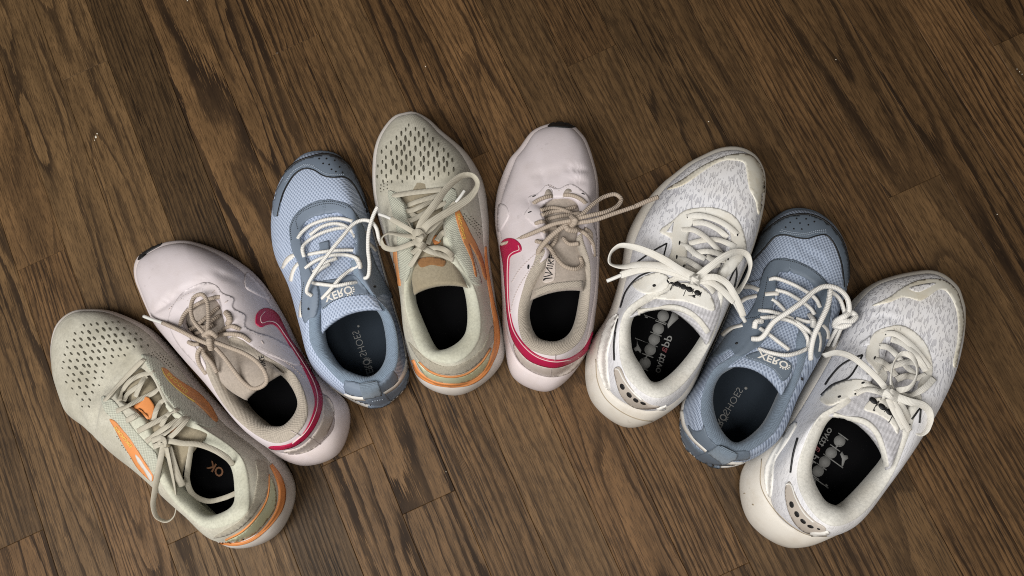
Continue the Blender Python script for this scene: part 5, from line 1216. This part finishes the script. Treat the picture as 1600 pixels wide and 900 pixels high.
s.band('side_slot', Q8([(356, 282), (332, 370), (318, 462)]), 2.4, M['black'], .0009)
hp = s.patch('heel_clip', Q8([(293, 540), (313, 508), (338, 560), (378, 640), (442, 710), (502, 752), (480, 778), (400, 772), (340, 722), (303, 640)]), M['taupe'], .0010, per=4)
for q in ((328, 628, 3.2, 5.2, -.3), (355, 676, 3.2, 5.2, -.55), (387, 712, 2.6, 5.2, -.9), (425, 738, 2.1, 5.2, -1.25), (466, 750, 1.1, 2.6, -1.25)): s.patch('heel_dot', dot(*Q8([q[:2]])[0], q[2], q[3], q[4]), M['black'], .0014, 1.6, parent=hp, closed_curve=False)
s.band('heel_rim', Q8([(296, 524), (318, 522), (345, 590), (388, 668), (440, 718)]), 1.7, M['white_wing'], .0015, parent=hp)
s.patch('heel_tab', Q8([(422, 768), (470, 768), (512, 762), (518, 776), (470, 784), (428, 786)]), M['white_wing'], .0016, per=2)
lb = s.patch('tongue_label', Q8([(700, 132), (725, 92), (790, 72), (850, 120), (880, 190), (872, 260), (845, 215), (800, 175), (750, 152)]), M['cream_panel'], .0010, per=4)
round_letters(s, 'lettering', (1360.3, 619), (11.3, 8.0), (-4.0, 7.5), M['black'], .0013, lb)
s.on_insole(True); round_letters(s, 'lettering', (1253.1, 755.3), (10.5, -14.6), (14.6, 10.5), M['label_grey'], .0005, s.insole); s.on_insole(False)
V8 = cr(1245, 655, 6.92)
s.on_insole(True); s.bits('emblem', [V8([(488, 348), (508, 388), (548, 392), (553, 425), (520, 448), (497, 512), (484, 506), (488, 430), (468, 378)])], M['label_grey'], .0005, s.insole); s.on_insole(False)
s.on_insole(True); s.text('lettering', 'dd', (1262, 723), (8.5, -15), (9.5, 6.5), M['label_grey'], .01, .0005, s.insole); s.on_insole(False)
s.on_insole(True); s.text('lettering', 'a', (1272.5, 703), (4, -7), (9.5, 6.5), M['label_red'], .01, .0005, s.insole); s.on_insole(False)
s.on_insole(True); s.text('lettering', 'ttivo', (1278, 694), (16.5, -27), (9.5, 6.5), M['label_grey'], .01, .0005, s.insole); s.on_insole(False)
lc = s.lace([
    Oo([(405, 402, .0005), (460, 402, .004), (540, 452, .004), (600, 520, .004), (655, 590, .0008)]),
    Oo([(440, 432, .002), (500, 455, .004), (560, 500, .005), (605, 560, .004), (635, 610, .001)]),
    Oo([(370, 470, .0005), (420, 478, .004), (470, 520, .005), (530, 590, .004), (590, 640, .002)]),
    Oo([(345, 545, .0005), (390, 558, .004), (430, 590, .004), (470, 640, .003)]),
    Oo([(400, 600, .002), (460, 580, .005), (540, 560, .005), (600, 575, .002)]),
    Oo([(470, 660, .003), (520, 640, .006), (590, 650, .005), (640, 630, .0008)]),
    Oo([(490, 758, .008), (560, 745, .009), (630, 705, .007), (682, 650, .004)]),
    dict(p=Oo([(445, 715, None, .099), (440, 650, None, .102), (458, 560, None, .100), (500, 514, None, .098), (550, 525, None, .098), (585, 580, None, .099), (580, 650, None, .100), (540, 705, None, .101), (470, 722, None, .101)]), free=1, roll=(-30, -60, -60, -30, 30, 60, 40, 0)),
    dict(p=Oo([(60, 525, None, .060), (140, 508, None, .078), (225, 535, None, .092), (305, 598, None, .099), (370, 660, None, .102), (415, 715, None, .102)]), free=1, roll=(-30, -20, 0)),
    dict(p=Oo([(465, 755, None, .102), (550, 785, None, .102), (612, 800, None, .097), (652, 835, None, .091), (660, 890, None, .086), (640, 945, None, .083), (605, 965, None, .083), (570, 940, None, .086), (535, 870, None, .094), (480, 780, None, .101)]), free=1, r=.0034, roll=(0, -20, -50, -80, -60, -20, 0)),
    dict(p=Oo([(440, 770, None, .101), (480, 830, None, .102), (515, 900, None, .099), (545, 950, None, .095)]), free=1),
    dict(p=Oo([(425, 765, None, .101), (455, 830, None, .102), (490, 895, None, .099), (510, 935, None, .096)]), free=1),
    Oo([(240, 738, .0008), (290, 714, .006), (350, 722, .008), (405, 738, .009)]),
    Oo([(282, 682, .0005), (330, 700, .005), (390, 730, .008)]),
    Oo([(610, 760, .0008), (560, 755, .006), (490, 745, .009)]),
    dict(p=Oo([(390, 715, None, .100), (430, 735, None, .109), (480, 762, None, .101)]), r=.0046, free=1),
    dict(p=Oo([(405, 760, None, .100), (425, 740, None, .110), (450, 712, None, .102)]), r=.0044, free=1),
], M['cream_lace'], .0027, .22)
